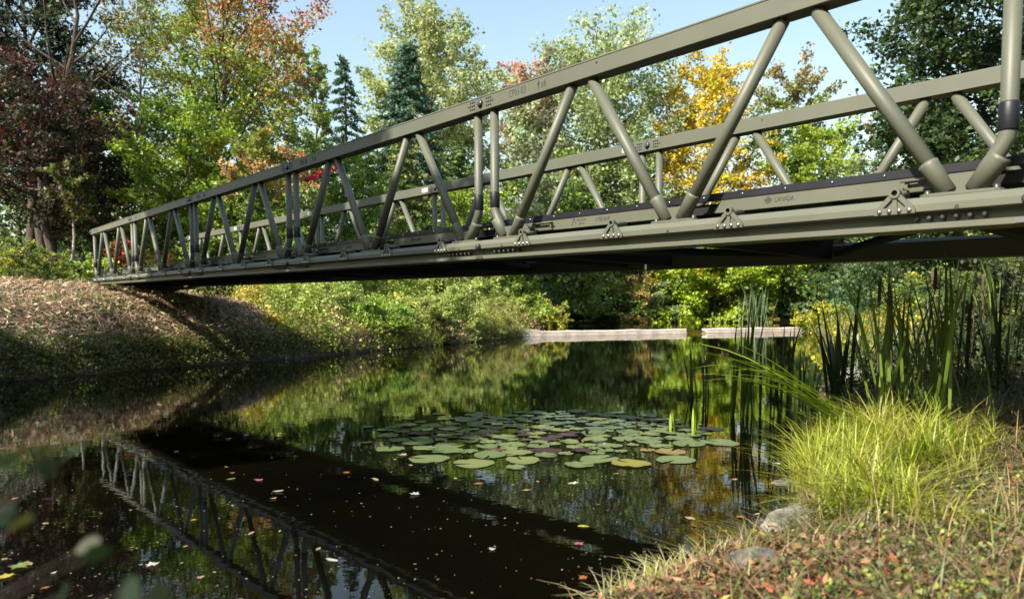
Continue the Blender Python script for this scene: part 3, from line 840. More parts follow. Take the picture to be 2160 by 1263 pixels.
TREES = [
  # left wood
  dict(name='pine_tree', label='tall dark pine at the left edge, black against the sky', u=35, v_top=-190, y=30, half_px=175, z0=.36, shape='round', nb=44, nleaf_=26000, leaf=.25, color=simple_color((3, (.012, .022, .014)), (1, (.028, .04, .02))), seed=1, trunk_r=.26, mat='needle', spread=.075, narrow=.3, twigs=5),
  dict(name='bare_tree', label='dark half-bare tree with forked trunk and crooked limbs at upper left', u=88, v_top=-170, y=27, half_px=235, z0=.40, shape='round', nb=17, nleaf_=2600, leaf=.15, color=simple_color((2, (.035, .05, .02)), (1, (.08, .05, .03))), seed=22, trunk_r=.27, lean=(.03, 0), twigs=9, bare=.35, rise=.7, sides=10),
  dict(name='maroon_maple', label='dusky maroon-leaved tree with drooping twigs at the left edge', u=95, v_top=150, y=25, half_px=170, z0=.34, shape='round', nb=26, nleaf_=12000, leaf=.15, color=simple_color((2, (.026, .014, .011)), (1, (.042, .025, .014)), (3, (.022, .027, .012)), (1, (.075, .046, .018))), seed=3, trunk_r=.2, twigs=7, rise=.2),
  dict(name='dark_maple', label='dark green maple standing behind the pale slim birch', u=215, v_top=230, y=30, half_px=150, z0=.28, shape='round', nb=24, nleaf_=11000, leaf=.17, color=simple_color((2, G_DARK), (2, (.05, .075, .025)), (1, (.1, .09, .03))), seed=4, trunk_r=.17),
  dict(name='oak_tree', label='straight brown trunk of the tree nearest the bushy goldenrod', u=66, v_top=120, y=26.5, half_px=120, z0=.55, shape='round', nb=18, nleaf_=5000, leaf=.15, color=simple_color((2, MAR), (1, (.09, .06, .025))), seed=5, trunk_r=.27),
  dict(name='birch_tree', label='pale slim birch trunk standing left of the bridge end', u=142, v_top=330, y=24, half_px=60, z0=.6, shape='round', nb=12, nleaf_=2500, leaf=.12, color=simple_color((2, OLV), (1, G_MID)), seed=6, trunk_r=.075, bark='bark_pale', lean=(.02, 0)),
  dict(name='hazy_maple', label='thin tan and olive maple between the bare tree and the red maple', u=300, v_top=-30, y=36, half_px=165, z0=.25, shape='round', nb=34, nleaf_=13000, leaf=.17, color=simple_color((2, (.1, .12, .04)), (2, (.19, .16, .06)), (1, (.06, .085, .025)), (.6, (.25, .13, .06))), seed=7, trunk_r=.17),
  dict(name='red_maple', label='big maple turning from green to orange red at its top', u=475, v_top=-110, y=31, half_px=168, z0=.20, shape='round', nb=60, nleaf_=36000, leaf=.155, color=maple_color, seed=8, trunk_r=.24, rise=.75, twigs=8),
  dict(name='green_maple', label='bright yellow green maple low behind the far bridge end', u=400, v_top=215, y=27, half_px=150, z0=.12, shape='round', nb=28, nleaf_=14000, leaf=.16, color=simple_color((2, G_MID), (3, (.16, .22, .028)), (1, (.22, .25, .04)), (.4, (.3, .12, .06))), seed=9, trunk_r=.12),
  dict(name='blush_maple', label='small maple with peach and crimson leaves above the top chord', u=560, v_top=285, y=26, half_px=115, z0=.25, shape='round', nb=24, nleaf_=9000, leaf=.16,
       color=lambda rng, rel, bb, tw: np.where((rel[:, 0:1] > .62) & (rel[:, 2:3] > .74), np.array((.4, .05, .075)), np.where((rel[:, 2:3] + .3 * (tw[:, None] - .5)) > .66, np.where(tw[:, None] > .45, np.array((.26, .17, .07)), np.array((.15, .18, .035))), np.array((.1, .15, .03)))), seed=10, trunk_r=.1),
  dict(name='woodland_maple', label='deep green maple filling the wood behind the second bridge panel', u=330, v_top=330, y=38, half_px=240, z0=.05, shape='round', nb=30, nleaf_=12000, leaf=.22, color=simple_color((3, G_DARK), (2, G_MID), (1, (.13, .15, .03))), seed=11, trunk_r=.15),
  dict(name='woodland_maple', label='deep green maple filling the wood at the left edge', u=30, v_top=330, y=37, half_px=190, z0=.05, shape='round', nb=26, nleaf_=9000, leaf=.22, color=simple_color((3, G_DARK), (2, (.05, .07, .03)), (1, MAR)), seed=12, trunk_r=.15),
  # middle
  dict(name='poplar_tree', label='fresh green poplar between the red maple and the narrow spruce', u=635, v_top=85, y=46, half_px=75, z0=.1, shape='column', nb=34, nleaf_=11000, leaf=.25, color=simple_color((2, (.12, .17, .045)), (2, G_PALE), (1, G_MID)), seed=13, trunk_r=.2),
  dict(name='spruce_tree', label='narrow dark pointed spruce against open sky', u=722, v_top=112, y=44, half_px=115, z0=.05, shape='cone', nb=110, nleaf_=15000, leaf=.26, color=simple_color((3, (.028, .06, .024)), (1, (.05, .085, .03))), seed=14, trunk_r=.2, mat='needle', spread=.05, narrow=.3, twigs=4),
  dict(name='cottonwood_tree', label='tall pale green cottonwood rising behind the broad spruce', u=905, v_top=12, y=56, half_px=148, z0=.1, shape='column', nb=60, nleaf_=36000, leaf=.29, color=simple_color((2, G_PALE), (2, (.25, .27, .12)), (1, (.15, .19, .06))), seed=15, trunk_r=.32),
  dict(name='blue_spruce', label='broad blue green spruce in front of the pale cottonwood', u=858, v_top=85, y=50, half_px=165, z0=.05, shape='cone', nb=150, nleaf_=30000, leaf=.32, color=simple_color((3, (.035, .075, .045)), (1, (.055, .1, .065))), seed=16, trunk_r=.25, mat='needle', spread=.06, narrow=.34, twigs=4),
  dict(name='cedar_tree', label='yellow green cedar behind the fourth bridge panel', u=850, v_top=270, y=42, half_px=120, z0=.02, shape='cone', nb=90, nleaf_=15000, leaf=.26, color=simple_color((2, (.14, .16, .04)), (2, (.1, .13, .035)), (1, G_DARK)), seed=17, trunk_r=.2, mat='needle', spread=.09, narrow=.4, twigs=5),
  dict(name='cedar_tree', label='darker cedar behind the paired posts', u=965, v_top=300, y=47, half_px=110, z0=.02, shape='cone', nb=80, nleaf_=12000, leaf=.28, color=simple_color((2, G_DARK), (2, (.07, .11, .03)), (1, (.13, .15, .04))), seed=18, trunk_r=.2, mat='needle', spread=.09, narrow=.4, twigs=5),
  dict(name='bank_maple', label='green maple behind the narrow spruce and the bridge', u=720, v_top=300, y=36, half_px=130, z0=.05, shape='round', nb=30, nleaf_=13000, leaf=.2, color=simple_color((2, G_MID), (2, (.11, .17, .03)), (1, G_YEL)), seed=19, trunk_r=.14),
  dict(name='bank_maple', label='yellow tinted maple over the bushy bank left of the weir', u=1000, v_top=400, y=40, half_px=130, z0=.03, shape='round', nb=30, nleaf_=13000, leaf=.2, color=simple_color((2, (.12, .18, .03)), (2, G_YEL), (1, G_MID)), seed=20, trunk_r=.14),
  # right of centre, beyond the weir
  dict(name='blush_poplar', label='tree with pinkish upper leaves rising over the top chord', u=1130, v_top=112, y=72, half_px=95, z0=.1, shape='column', nb=46, nleaf_=18000, leaf=.37, color=pinktop_color, seed=21, trunk_r=.3),
  dict(name='white_poplar', label='big silvery leaved poplar behind the near truss', u=1265, v_top=62, y=74, half_px=205, z0=.06, shape='round', nb=74, nleaf_=46000, leaf=.41, color=simple_color((3, (.28, .32, .18)), (3, (.2, .25, .1)), (1, (.13, .16, .06)), (.4, (.26, .2, .12))), seed=2, trunk_r=.38),
  dict(name='yellow_maple', label='golden yellow maple glowing behind the bridge', u=1490, v_top=110, y=71.5, half_px=120, z0=.04, shape='round', nb=56, nleaf_=30000, leaf=.33, color=simple_color((3, (.44, .31, .025)), (2, (.36, .28, .03)), (1.2, (.2, .22, .03)), (.8, (.42, .22, .03))), seed=23, trunk_r=.28, rise=.6),
  dict(name='ash_tree', label='green tree with tan tips right of the golden maple', u=1670, v_top=130, y=76, half_px=110, z0=.05, shape='round', nb=40, nleaf_=15000, leaf=.4, color=browntop_color, seed=24, trunk_r=.3),
  dict(name='lime_maple', label='lime green maple seen under the far top chord', u=1720, v_top=250, y=70.5, half_px=115, z0=.04, shape='round', nb=36, nleaf_=15000, leaf=.36, color=simple_color((2, (.17, .23, .03)), (2, G_YEL), (1, G_MID)), seed=25, trunk_r=.25),
  dict(name='shore_maple', label='mid green maple on the far shore below the silvery poplar', u=1160, v_top=350, y=71, half_px=170, z0=.02, shape='round', nb=38, nleaf_=17000, leaf=.34, color=simple_color((2, G_MID), (2, (.12, .18, .03)), (1, (.06, .1, .025)), (.3, ORG)), seed=26, trunk_r=.25),
  dict(name='shore_maple', label='dark green maple on the far shore right of centre', u=1370, v_top=400, y=72, half_px=140, z0=.0, shape='round', nb=36, nleaf_=15000, leaf=.34, color=simple_color((2, G_DARK), (2, G_MID), (1, (.16, .18, .06))), seed=27, trunk_r=.22),
  dict(name='shore_maple', label='brilliant lime maple leaning over the far shore water', u=1510, v_top=450, y=68.4, half_px=125, z0=.02, shape='round', nb=44, nleaf_=24000, leaf=.36, color=simple_color((3, (.24, .32, .03)), (1, G_YEL), (1, (.12, .18, .03))), seed=28, trunk_r=.2),
  dict(name='shore_maple', label='dense dark green tree at the right end of the far shore', u=1670, v_top=420, y=69.5, half_px=115, z0=.0, shape='round', nb=36, nleaf_=15000, leaf=.32, color=simple_color((3, (.045, .075, .03)), (2, G_MID), (.4, (.3, .26, .05))), seed=29, trunk_r=.2),
  dict(name='white_pine', label='soft blue green young pine behind the cattails', u=1800, v_top=505, y=43, half_px=62, z0=.02, shape='cone', nb=60, nleaf_=9000, leaf=.26, color=simple_color((2, (.1, .17, .08)), (1, (.14, .2, .1))), seed=30, trunk_r=.08, mat='needle', spread=.14, narrow=.22, twigs=5),
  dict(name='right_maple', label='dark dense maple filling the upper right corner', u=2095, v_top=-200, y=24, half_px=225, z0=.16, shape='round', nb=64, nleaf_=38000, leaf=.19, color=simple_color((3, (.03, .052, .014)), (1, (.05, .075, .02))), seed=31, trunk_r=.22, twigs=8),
  dict(name='right_maple', label='green maple under the dark corner maple, behind the far truss', u=1980, v_top=290, y=34, half_px=190, z0=.04, shape='round', nb=36, nleaf_=16000, leaf=.2, color=simple_color((3, G_DARK), (2, (.05, .08, .02)), (.6, (.1, .13, .03))), seed=32, trunk_r=.16),
  dict(name='pale_ash', label='sparse tree with pinkish leaves far right under the chord', u=1880, v_top=250, y=58, half_px=85, z0=.1, shape='round', nb=24, nleaf_=6000, leaf=.32, color=simple_color((2, (.12, .15, .06)), (1, (.3, .19, .14))), seed=33, trunk_r=.16),
]
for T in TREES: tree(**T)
# two trees on the left bank just outside the picture: their crowns shade part of the bridge and the bank
tree('bank_tree', 'leafy tree on the left bank casting shade over the far panels', None, None, None, None, .38, 'round', 46, 12000, .5, simple_color((1, G_MID), (1, G_DARK)), 41, xy=(-12.0, 6.3), height=11.5, radius=3.1, trunk_r=.22)
tree('bank_tree', 'leafy tree on the left bank casting shade over the middle panels', None, None, None, None, .38, 'round', 46, 12000, .5, simple_color((1, G_MID), (1, G_DARK)), 42, xy=(-9.9, 2.6), height=12.2, radius=3.2, trunk_r=.22)

def treeline():
    """the mass of wood closing the view behind the trees one can tell apart"""
    rng = np.random.default_rng(77)
    acc = Acc()
    for (ua, ub, ya, yb, hmax, n) in ((-150, 620, 44, 60, 7.5, 26000), (560, 1180, 58, 74, 9, 22000), (1050, 2350, 82, 110, 13, 30000), (1750, 2400, 40, 60, 6, 12000)):
        nc = 140
        yy = rng.uniform(ya, yb, nc); uu = rng.uniform(ua, ub, nc); xx = (uu - W_PX / 2) / F_PX * yy
        zb = terrain(xx, yy); hh = hmax * rng.uniform(.55, 1.15, nc); n = n * 2 // 3
        k = rng.integers(0, nc, n)
        d = unit(rng.normal(size=(n, 3))) * rng.uniform(.55, 1, (n, 1))
        C = np.stack([xx[k] + d[:, 0] * 2.6, yy[k] + d[:, 1] * 2.6, zb[k] + hh[k] * (.5 + .5 * d[:, 2])], -1)
        cc = pick(rng, pal((3, G_DARK), (2, G_MID), (1, (.11, .13, .04))), nc)[k] * rng.uniform(.7, 1.25, (n, 1))
        V, Fq = leaf_quads(rng, C, .55 if ya > 50 else .4)
        acc.add(V, Fq, np.repeat(cc, 4, 0))
    # the same wood goes on round the pond, behind the photographer and to both sides
    for (xa, xb, ya, yb, h0, h1, n) in ((-46, -24, -24, 22, 9, 15, 4200), (-40, 40, -34, -20, 10, 15, 5600), (17, 40, -24, 20, 10, 16, 5200)):
        nc = 46
        xx = rng.uniform(xa, xb, nc); yy = rng.uniform(ya, yb, nc); zb = terrain(xx, yy); hh = rng.uniform(h0, h1, nc)
        k = rng.integers(0, nc, n)
        d = unit(rng.normal(size=(n, 3))) * rng.uniform(.6, 1, (n, 1))
        C = np.stack([xx[k] + d[:, 0] * 4.2, yy[k] + d[:, 1] * 4.2, np.maximum(zb[k] + .2, zb[k] + hh[k] * (.48 + .52 * d[:, 2]))], -1)
        cc = pick(rng, pal((3, G_DARK), (2, G_MID), (1, (.11, .13, .04))), nc)[k] * rng.uniform(.7, 1.25, (n, 1))
        V, Fq = leaf_quads(rng, C, 1.1)
        acc.add(V, Fq, np.repeat(cc, 4, 0))
    tag(link('treeline', acc.mesh('treeline', M['leaf'])), 'distant mass of mixed green woodland closing the view', 'woodland', kind='stuff')
treeline()

# ------------------------------------------------------------------ shrubs and bank cover
def shrub(name, label, u, y, height, radius, nleaf_, leaf, color, seed, group='shrubs along the banks', cat='shrub', z0=.06, mat='leaf', **kw):
    p = at(u, 660, y)
    return tree(name, label, None, None, None, None, z0, 'round', kw.pop('nb', 16), nleaf_, leaf, color, seed, trunk_r=kw.pop('trunk_r', .022), group=group, cat=cat, mat=mat,
                xy=(p.x, y), height=height, radius=radius, **kw)
GOLD = simple_color((3, (.1, .14, .03)), (2, (.16, .19, .035)), (1.2, (.42, .32, .02)))
LIME = simple_color((2, (.21, .28, .045)), (2, (.28, .32, .075)), (1, (.12, .18, .035)))
MIXG = simple_color((2, (.16, .22, .045)), (2, (.25, .29, .08)), (1, (.09, .14, .035)), (.5, (.36, .27, .1)))
DRY = simple_color((2, (.26, .2, .1)), (1, (.17, .18, .06)), (1, (.3, .22, .12)))
SHRUBS = [
  dict(name='goldenrod_bush', label='goldenrod bush with yellow tips at the left edge of the bank', u=40, y=19.5, height=1.25, radius=.8, nleaf_=5000, leaf=.06, color=GOLD, seed=101),
  dict(name='goldenrod_bush', label='smaller goldenrod bush beside the pale birch foot', u=112, y=20.5, height=1.05, radius=.6, nleaf_=3600, leaf=.06, color=GOLD, seed=102),
  dict(name='leafy_bush', label='dark leafy bush between birch and bridge end', u=160, y=22, height=.9, radius=.7, nleaf_=2600, leaf=.09, color=simple_color((2, G_MID), (1, (.14, .2, .03))), seed=103),
  dict(name='sumac_bush', label='dark red leaved bush seen between the far posts', u=262, y=24, height=2.0, radius=.42, nleaf_=900, leaf=.12, color=simple_color((2, (.26, .03, .02)), (1, (.2, .07, .03)), (1, G_MID)), seed=104, z0=.55),
  dict(name='leafy_bush', label='lime leaved bush right behind the bridge end', u=215, y=23, height=1.1, radius=.8, nleaf_=3000, leaf=.1, color=LIME, seed=105),
  dict(name='rusty_bush', label='rusty brown bush behind the second pair of posts', u=330, y=25, height=1.7, radius=1.1, nleaf_=3600, leaf=.1, color=simple_color((1, (.2, .08, .04)), (1, G_MID), (1, (.14, .11, .04))), seed=106),
  dict(name='fern_bush', label='yellow green ferny bush beside the straw slope under the bridge', u=625, y=21.4, height=.85, radius=1.0, nleaf_=6500, leaf=.075, color=LIME, seed=107),
  dict(name='leafy_bush', label='sprawling light green bush on the bank below mid bridge', u=700, y=22.6, height=1.1, radius=1.2, nleaf_=7500, leaf=.08, color=MIXG, seed=108),
  dict(name='leafy_bush', label='bright leafy bush hanging over the water with dark hollow beneath', u=800, y=22.3, height=1.0, radius=1.15, nleaf_=7500, leaf=.085, color=simple_color((2, (.11, .19, .03)), (2, (.17, .25, .04)), (1, (.06, .1, .02))), seed=109),
  dict(name='leafy_bush', label='pale leafy bush at the middle of the sunlit bank', u=880, y=24.6, height=1.15, radius=1.2, nleaf_=7000, leaf=.085, color=MIXG, seed=110),
  dict(name='brown_bush', label='brownish seedy bush at the water edge left of the grassy mound', u=935, y=25.2, height=.95, radius=.75, nleaf_=4200, leaf=.07, color=DRY, seed=111),
  dict(name='leafy_bush', label='tall green bush behind the brownish seedy bush', u=960, y=28, height=1.7, radius=1.3, nleaf_=6500, leaf=.1, color=MIXG, seed=112),
  dict(name='straw_bush', label='straw coloured grassy bush beside the weir wing', u=1040, y=30.5, height=1.55, radius=1.15, nleaf_=6000, leaf=.1, color=simple_color((2, (.26, .26, .08)), (2, (.2, .22, .06)), (1, (.3, .25, .12))), seed=113, narrow=.25),
  dict(name='leafy_bush', label='yellow green bush at the weir end', u=1105, y=37, height=1.5, radius=1.5, nleaf_=6000, leaf=.12, color=LIME, seed=114),
  dict(name='thicket_bush', label='tall light green thicket under the second bridge panel', u=600, y=26, height=1.9, radius=1.5, nleaf_=5500, leaf=.11, color=LIME, seed=131),
  dict(name='thicket_bush', label='tall mixed green thicket behind the fern bush', u=700, y=28, height=2.2, radius=1.7, nleaf_=6000, leaf=.11, color=MIXG, seed=132),
  dict(name='thicket_bush', label='tall yellow green thicket behind the bright overhanging bush', u=790, y=29, height=2.2, radius=1.7, nleaf_=6000, leaf=.11, color=LIME, seed=133),
  dict(name='thicket_bush', label='tall thicket rising to the bridge at the middle of the bank', u=880, y=31, height=2.5, radius=1.8, nleaf_=6000, leaf=.12, color=LIME, seed=134),
  dict(name='thicket_bush', label='broad green thicket behind the straw coloured bush', u=1000, y=35, height=2.7, radius=2.1, nleaf_=6500, leaf=.13, color=MIXG, seed=135),
  dict(name='yellow_bush', label='yellowing bush on the shore just above the weir', u=1165, y=50, height=2.2, radius=1.5, nleaf_=5000, leaf=.16, color=simple_color((2, (.32, .28, .04)), (1, (.2, .22, .04)), (1, G_MID)), seed=115),
  dict(name='shore_bush', label='green bush drooping over the far shore below the silvery poplar', u=1230, y=68.6, height=4.5, radius=4.0, nleaf_=8000, leaf=.24, color=simple_color((2, G_MID), (2, (.14, .2, .04)), (.5, YEL)), seed=116),
  dict(name='shore_bush', label='orange flecked bush at the middle of the far shore', u=1330, y=69, height=5.0, radius=3.2, nleaf_=6500, leaf=.22, color=simple_color((2, G_MID), (1, (.3, .2, .06)), (1, (.15, .19, .07))), seed=117),
  dict(name='shore_bush', label='grey green bush at the far shore next to the brilliant lime maple', u=1420, y=69, height=5.2, radius=3.0, nleaf_=7000, leaf=.22, color=simple_color((2, (.16, .2, .09)), (1, (.1, .14, .05))), seed=118),
  dict(name='shore_bush', label='red and orange tipped bush right of the brilliant lime maple', u=1600, y=66, height=3.4, radius=2.4, nleaf_=5500, leaf=.2, color=simple_color((1, (.36, .17, .05)), (2, (.16, .2, .04)), (1, (.3, .28, .05))), seed=119),
  dict(name='goldenrod_bush', label='yellow flowering bush on the meadow right of the weir', u=1740, y=38, height=1.7, radius=1.6, nleaf_=5500, leaf=.11, color=simple_color((3, (.2, .23, .035)), (.8, (.4, .33, .03)), (1, (.12, .16, .03))), seed=120),
  dict(name='meadow_bush', label='tall green bush with yellow specks at the right edge below the bridge', u=2120, y=10.5, height=1.75, radius=.95, nleaf_=6500, leaf=.06, color=simple_color((3, (.08, .11, .025)), (1, (.16, .18, .03)), (.6, (.4, .3, .02))), seed=121),
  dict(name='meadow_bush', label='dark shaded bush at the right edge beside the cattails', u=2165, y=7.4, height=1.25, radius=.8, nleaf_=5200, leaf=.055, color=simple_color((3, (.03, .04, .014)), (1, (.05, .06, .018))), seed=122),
  dict(name='meadow_bush', label='green bush behind the tallest cattails', u=1960, y=16, height=1.55, radius=1.3, nleaf_=5500, leaf=.075, color=simple_color((3, (.08, .12, .03)), (1, (.18, .2, .04)), (.7, (.4, .32, .03))), seed=123),
  dict(name='dark_bush', label='dark green bush on the meadow rise behind the young pine', u=1905, y=30, height=3.0, radius=2.6, nleaf_=6000, leaf=.13, color=simple_color((3, G_DARK), (1, (.06, .09, .025))), seed=124),
]
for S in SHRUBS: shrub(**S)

def scatter_land(rng, n, box, dlim, extra=None):
    """random points on land in the box whose distance to the shoreline lies in dlim"""
    out = []
    tot = 0
    while tot < n:
        x = rng.uniform(box[0], box[1], n * 2); y = rng.uniform(box[2], box[3], n * 2)
        d, _ = shore_d(x, y)
        ok = (d > dlim[0]) & (d < dlim[1])
        if extra is not None: ok &= extra(x, y)
        out.append(np.stack([x[ok], y[ok]], -1)); tot += int(ok.sum())
    P = np.concatenate(out)[:n]
    return P[:, 0], P[:, 1], terrain(P[:, 0], P[:, 1])

def blades(rng, x, y, z, h, w, bend, cols, seg=3, dirs=None):
    """arching tapered grass blades, one per root point"""
    n = len(x)
    az = rng.uniform(0, 2 * math.pi, n) if dirs is None else dirs
    dx, dy = np.cos(az), np.sin(az)
    sx, sy = -dy, dx
    Vs = []
    for k in range(seg + 1):
        t = k / seg
        out = bend * h * t ** 1.8
        zz = z + h * (t - .35 * bend * t ** 2.2)
        ww = w * (1 - t ** 1.6) * .5 + .0004
        Vs.append(np.stack([x + dx * out - sx * ww, y + dy * out - sy * ww, zz], -1))
        Vs.append(np.stack([x + dx * out + sx * ww, y + dy * out + sy * ww, zz], -1))
    V = np.stack(Vs, 1).reshape(-1, 3)
    m = 2 * (seg + 1)
    b = (np.arange(n) * m)[:, None, None]
    q = np.array([[2 * k, 2 * k + 1, 2 * k + 3, 2 * k + 2] for k in range(seg)])[None]
    return V, (b + q).reshape(-1, 4), np.repeat(cols, m, 0)

def plants(rng, x, y, z, h, nl, leaf, palette, spread=.5, up=.9):
    """small leafy weeds: nl leaves scattered up a stem of height h at each point"""
    n = len(x)
    k = np.repeat(np.arange(n), nl)
    t = rng.uniform(.15, 1, n * nl)
    r = spread * h[k] * (1.1 - t * .6)
    C = np.stack([x[k] + rng.normal(size=n * nl) * r, y[k] + rng.normal(size=n * nl) * r, z[k] + h[k] * t], -1)
    base = pick(rng, palette, n)[k] * 1.12 * rng.uniform(.6, 1.4, (n * nl, 1))
    V, Fq = leaf_quads(rng, C, leaf, up)
    return V, Fq, np.repeat(base, 4, 0)

def bank_cover():
    rng = np.random.default_rng(500)
    # dry straw on the cut slope round the bridge end
    x, y, z = scatter_land(rng, 40000, (-16, -3.2, 9, 25), (.15, 8), lambda a, b: (b < 22.5 + .3 * (a + 8)) & (a * .45 + b * .2 < 1.7))
    cols = pick(rng, pal((3, (.46, .32, .21)), (2, (.58, .45, .31)), (2.4, (.26, .17, .105)), (.5, (.24, .24, .08))), len(x)) * rng.uniform(.6, 1.3, (len(x), 1))
    up_ = rng.uniform(size=len(x)) < .22
    acc = Acc()
    n1 = int(up_.sum())
    V, Fq, C = blades(rng, x[up_], y[up_], z[up_], rng.uniform(.08, .32, n1), .011, rng.uniform(.5, 1.7, n1), cols[up_], 2)
    acc.add(V, Fq, C)
    fl = ~up_
    P_ = np.stack([x[fl], y[fl], z[fl] + rng.uniform(.01, .07, int(fl.sum()))], -1)
    nrm = np.stack([terrain(x[fl] - .05, y[fl]) - terrain(x[fl] + .05, y[fl]), terrain(x[fl], y[fl] - .05) - terrain(x[fl], y[fl] + .05), np.full(int(fl.sum()), .1)], -1)
    nrm = unit(unit(nrm) + rng.normal(size=P_.shape) * .28)
    ax = rng.normal(size=P_.shape); ax = unit(ax - (ax * nrm).sum(1, keepdims=True) * nrm); sd = np.cross(nrm, ax)
    ln = rng.uniform(.06, .3, (len(P_), 1)); wd_ = rng.uniform(.004, .012, (len(P_), 1))
    wd_[rng.uniform(size=len(P_)) < .25] *= 3.2
    acc.add(np.stack([P_ - ax * ln * .5, P_ + sd * wd_, P_ + ax * ln * .5, P_ - sd * wd_], 1).reshape(-1, 3), np.arange(4 * len(P_)).reshape(-1, 4), np.repeat(cols[fl], 4, 0))
    V, Fq, C = np.concatenate(acc.V), np.concatenate(acc.F), np.concatenate(acc.C)
    tag(link('straw', np_mesh('straw', V, Fq, M['dry'], C)), 'pale brown dry straw matting the slope at the bridge end', 'straw', kind='stuff')
    # leafy cover of the shaded lower bank
    x, y, z = scatter_land(rng, 1300, (-14, -4.5, 6, 18), (.02, 1.9), lambda a, b: (shore_d(a, b)[0] < .25 + .55 * np.clip((-8.2 - a) / 1.2, 0, 3)) | (rng.uniform(size=a.shape) < .08))
    V, Fq, C = plants(rng, x, y, z, rng.uniform(.1, .6, len(x)) ** 1.3, 16, .06, pal((3, (.06, .1, .025)), (1, (.13, .17, .035)), (1, (.16, .13, .05))))
    tag(link('ground_cover', np_mesh('ground_cover', V, Fq, M['leaf'], C)), 'low leafy weeds over the shaded foot of the left bank', 'weeds', kind='stuff')
    # sunlit mixed cover of the bank left of the weir
    cx_, cy_, _z = scatter_land(rng, 330, (-9, 3, 17.6, 36), (.0, 6), lambda a, b: (a * .9 + (b - 17.2) * .5 > -5.3))
    tone = pick(rng, pal((3, (.27, .34, .06)), (2, (.36, .4, .12)), (1.4, (.14, .21, .045)), (.7, (.38, .31, .14)), (.5, (.48, .38, .07)), (.3, (.32, .17, .08))), 330)
    hs = rng.uniform(.3, 1.25, 330)
    acc = Acc()
    for q in range(330):
        m = int(rng.integers(8, 20)); sg = rng.uniform(.12, .3)
        x = cx_[q] + rng.normal(size=m) * sg; y = cy_[q] + rng.normal(size=m) * sg
        z = np.maximum(terrain(x, y), 0)
        V, Fq, C = plants(rng, x, y, z, hs[q] * rng.uniform(.5, 1.1, m), 18, float(rng.uniform(.05, .12)), [(1, tone[q])], .3)
        acc.add(V, Fq, C)
    for q in range(90):                         # ferny and grassy sprays between the leafy clumps
        k = int(rng.integers(330)); m = 26
        x = cx_[k] + .35 + rng.normal(size=m) * .06; y = cy_[k] + rng.normal(size=m) * .06; z = np.maximum(terrain(x, y), 0)
        V, Fq, C = blades(rng, x, y, z, rng.uniform(.4, .95, m), rng.uniform(.012, .03, m), rng.uniform(.4, 1.5, m), np.broadcast_to(tone[k] * rng.uniform(.8, 1.2), (m, 3)), 4)
        acc.add(V, Fq, C)
    V, Fq, C = np.concatenate(acc.V), np.concatenate(acc.F), np.concatenate(acc.C)
    tag(link('undergrowth', np_mesh('undergrowth', V, Fq, M['leaf'], C)), 'sunlit tangle of light green weeds covering the bank below the bridge', 'undergrowth', kind='stuff')
    x, y, z = scatter_land(rng, 1000, (-9, 2, 11, 33), (-.16, .3))
    V, Fq, C = plants(rng, x, y, np.maximum(z, 0), rng.uniform(.1, .42, len(x)), 12, .07, pal((3, (.14, .2, .04)), (2, (.24, .2, .1)), (1, (.09, .13, .03)), (1, (.3, .26, .1))), .6)
    tag(link('waterline_weeds', np_mesh('waterline_weeds', V, Fq, M['leaf'], C)), 'weeds hanging into the water along the left bank', 'weeds', kind='stuff')
    # dry roots and stems hanging to the water
    x, y, z = scatter_land(rng, 1300, (-9, 1, 12, 33), (.02, .35))
    cols = pick(rng, pal((2, (.3, .22, .15)), (1, (.2, .14, .09)), (1, (.2, .2, .07))), len(x)) * rng.uniform(.6, 1.3, (len(x), 1))
    V, Fq, C = blades(rng, x, y, z + .12, rng.uniform(.25, .6, len(x)), .012, rng.uniform(1.2, 2.1, len(x)), cols, 4, dirs=rng.normal(-.55, .5, len(x)))
    tag(link('hanging_stems', np_mesh('hanging_stems', V, Fq, M['dry'], C)), 'dry stems and roots trailing over the waterline', 'stems', kind='stuff')
    # forest floor weeds behind the bank top
    x, y, z = scatter_land(rng, 1500, (-40, -6, 18, 46), (4.5, 30))
    V, Fq, C = plants(rng, x, y, z, rng.uniform(.2, .9, len(x)), 14, .14, pal((2, G_MID), (1, G_YEL), (1, (.14, .1, .05)), (1, G_DARK)), .5)
    tag(link('forest_weeds', np_mesh('forest_weeds', V, Fq, M['leaf'], C)), 'weeds and saplings on the woodland floor behind the straw slope', 'weeds', kind='stuff')
    # right meadow
    x, y, z = scatter_land(rng, 9000, (4, 40, 9.5, 60), (.1, 22), lambda a, b: (a < .8 * b))
    cols = pick(rng, pal((3, (.2, .22, .035)), (2, (.3, .26, .06)), (2, (.13, .17, .03)), (1, (.42, .33, .03)), (.6, (.28, .2, .1))), len(x)) * rng.uniform(.7, 1.3, (len(x), 1))
    V, Fq, C = blades(rng, x, y, z, rng.uniform(.35, .95, len(x)), .02 + .0009 * y, rng.uniform(.15, .7, len(x)), cols, 3)
    x, y, z = scatter_land(rng, 1700, (4, 40, 9.5, 55), (.0, 20), lambda a, b: (a < .8 * b))
    V2, F2, C2 = plants(rng, x, y, z, rng.uniform(.3, .9, len(x)), 16, .085, pal((2, (.14, .18, .03)), (1, (.4, .33, .03)), (2, (.09, .13, .03)), (.5, (.3, .22, .1))), .35)
    acc = Acc(); acc.add(V, Fq, C); acc.add(V2, F2, C2)
    tag(link('meadow', acc.mesh('meadow', M['grass'])), 'yellow green meadow of grass and goldenrod behind the cattails', 'meadow', kind='stuff')
    # far shore fringe
    x, y, z = scatter_land(rng, 1800, (2, 36, 60, 80), (.0, 6))
    V, Fq, C = plants(rng, x, y, z, rng.uniform(.5, 2.2, len(x)), 12, .22, pal((2, G_MID), (2, G_YEL), (2, G_DARK)), .4)
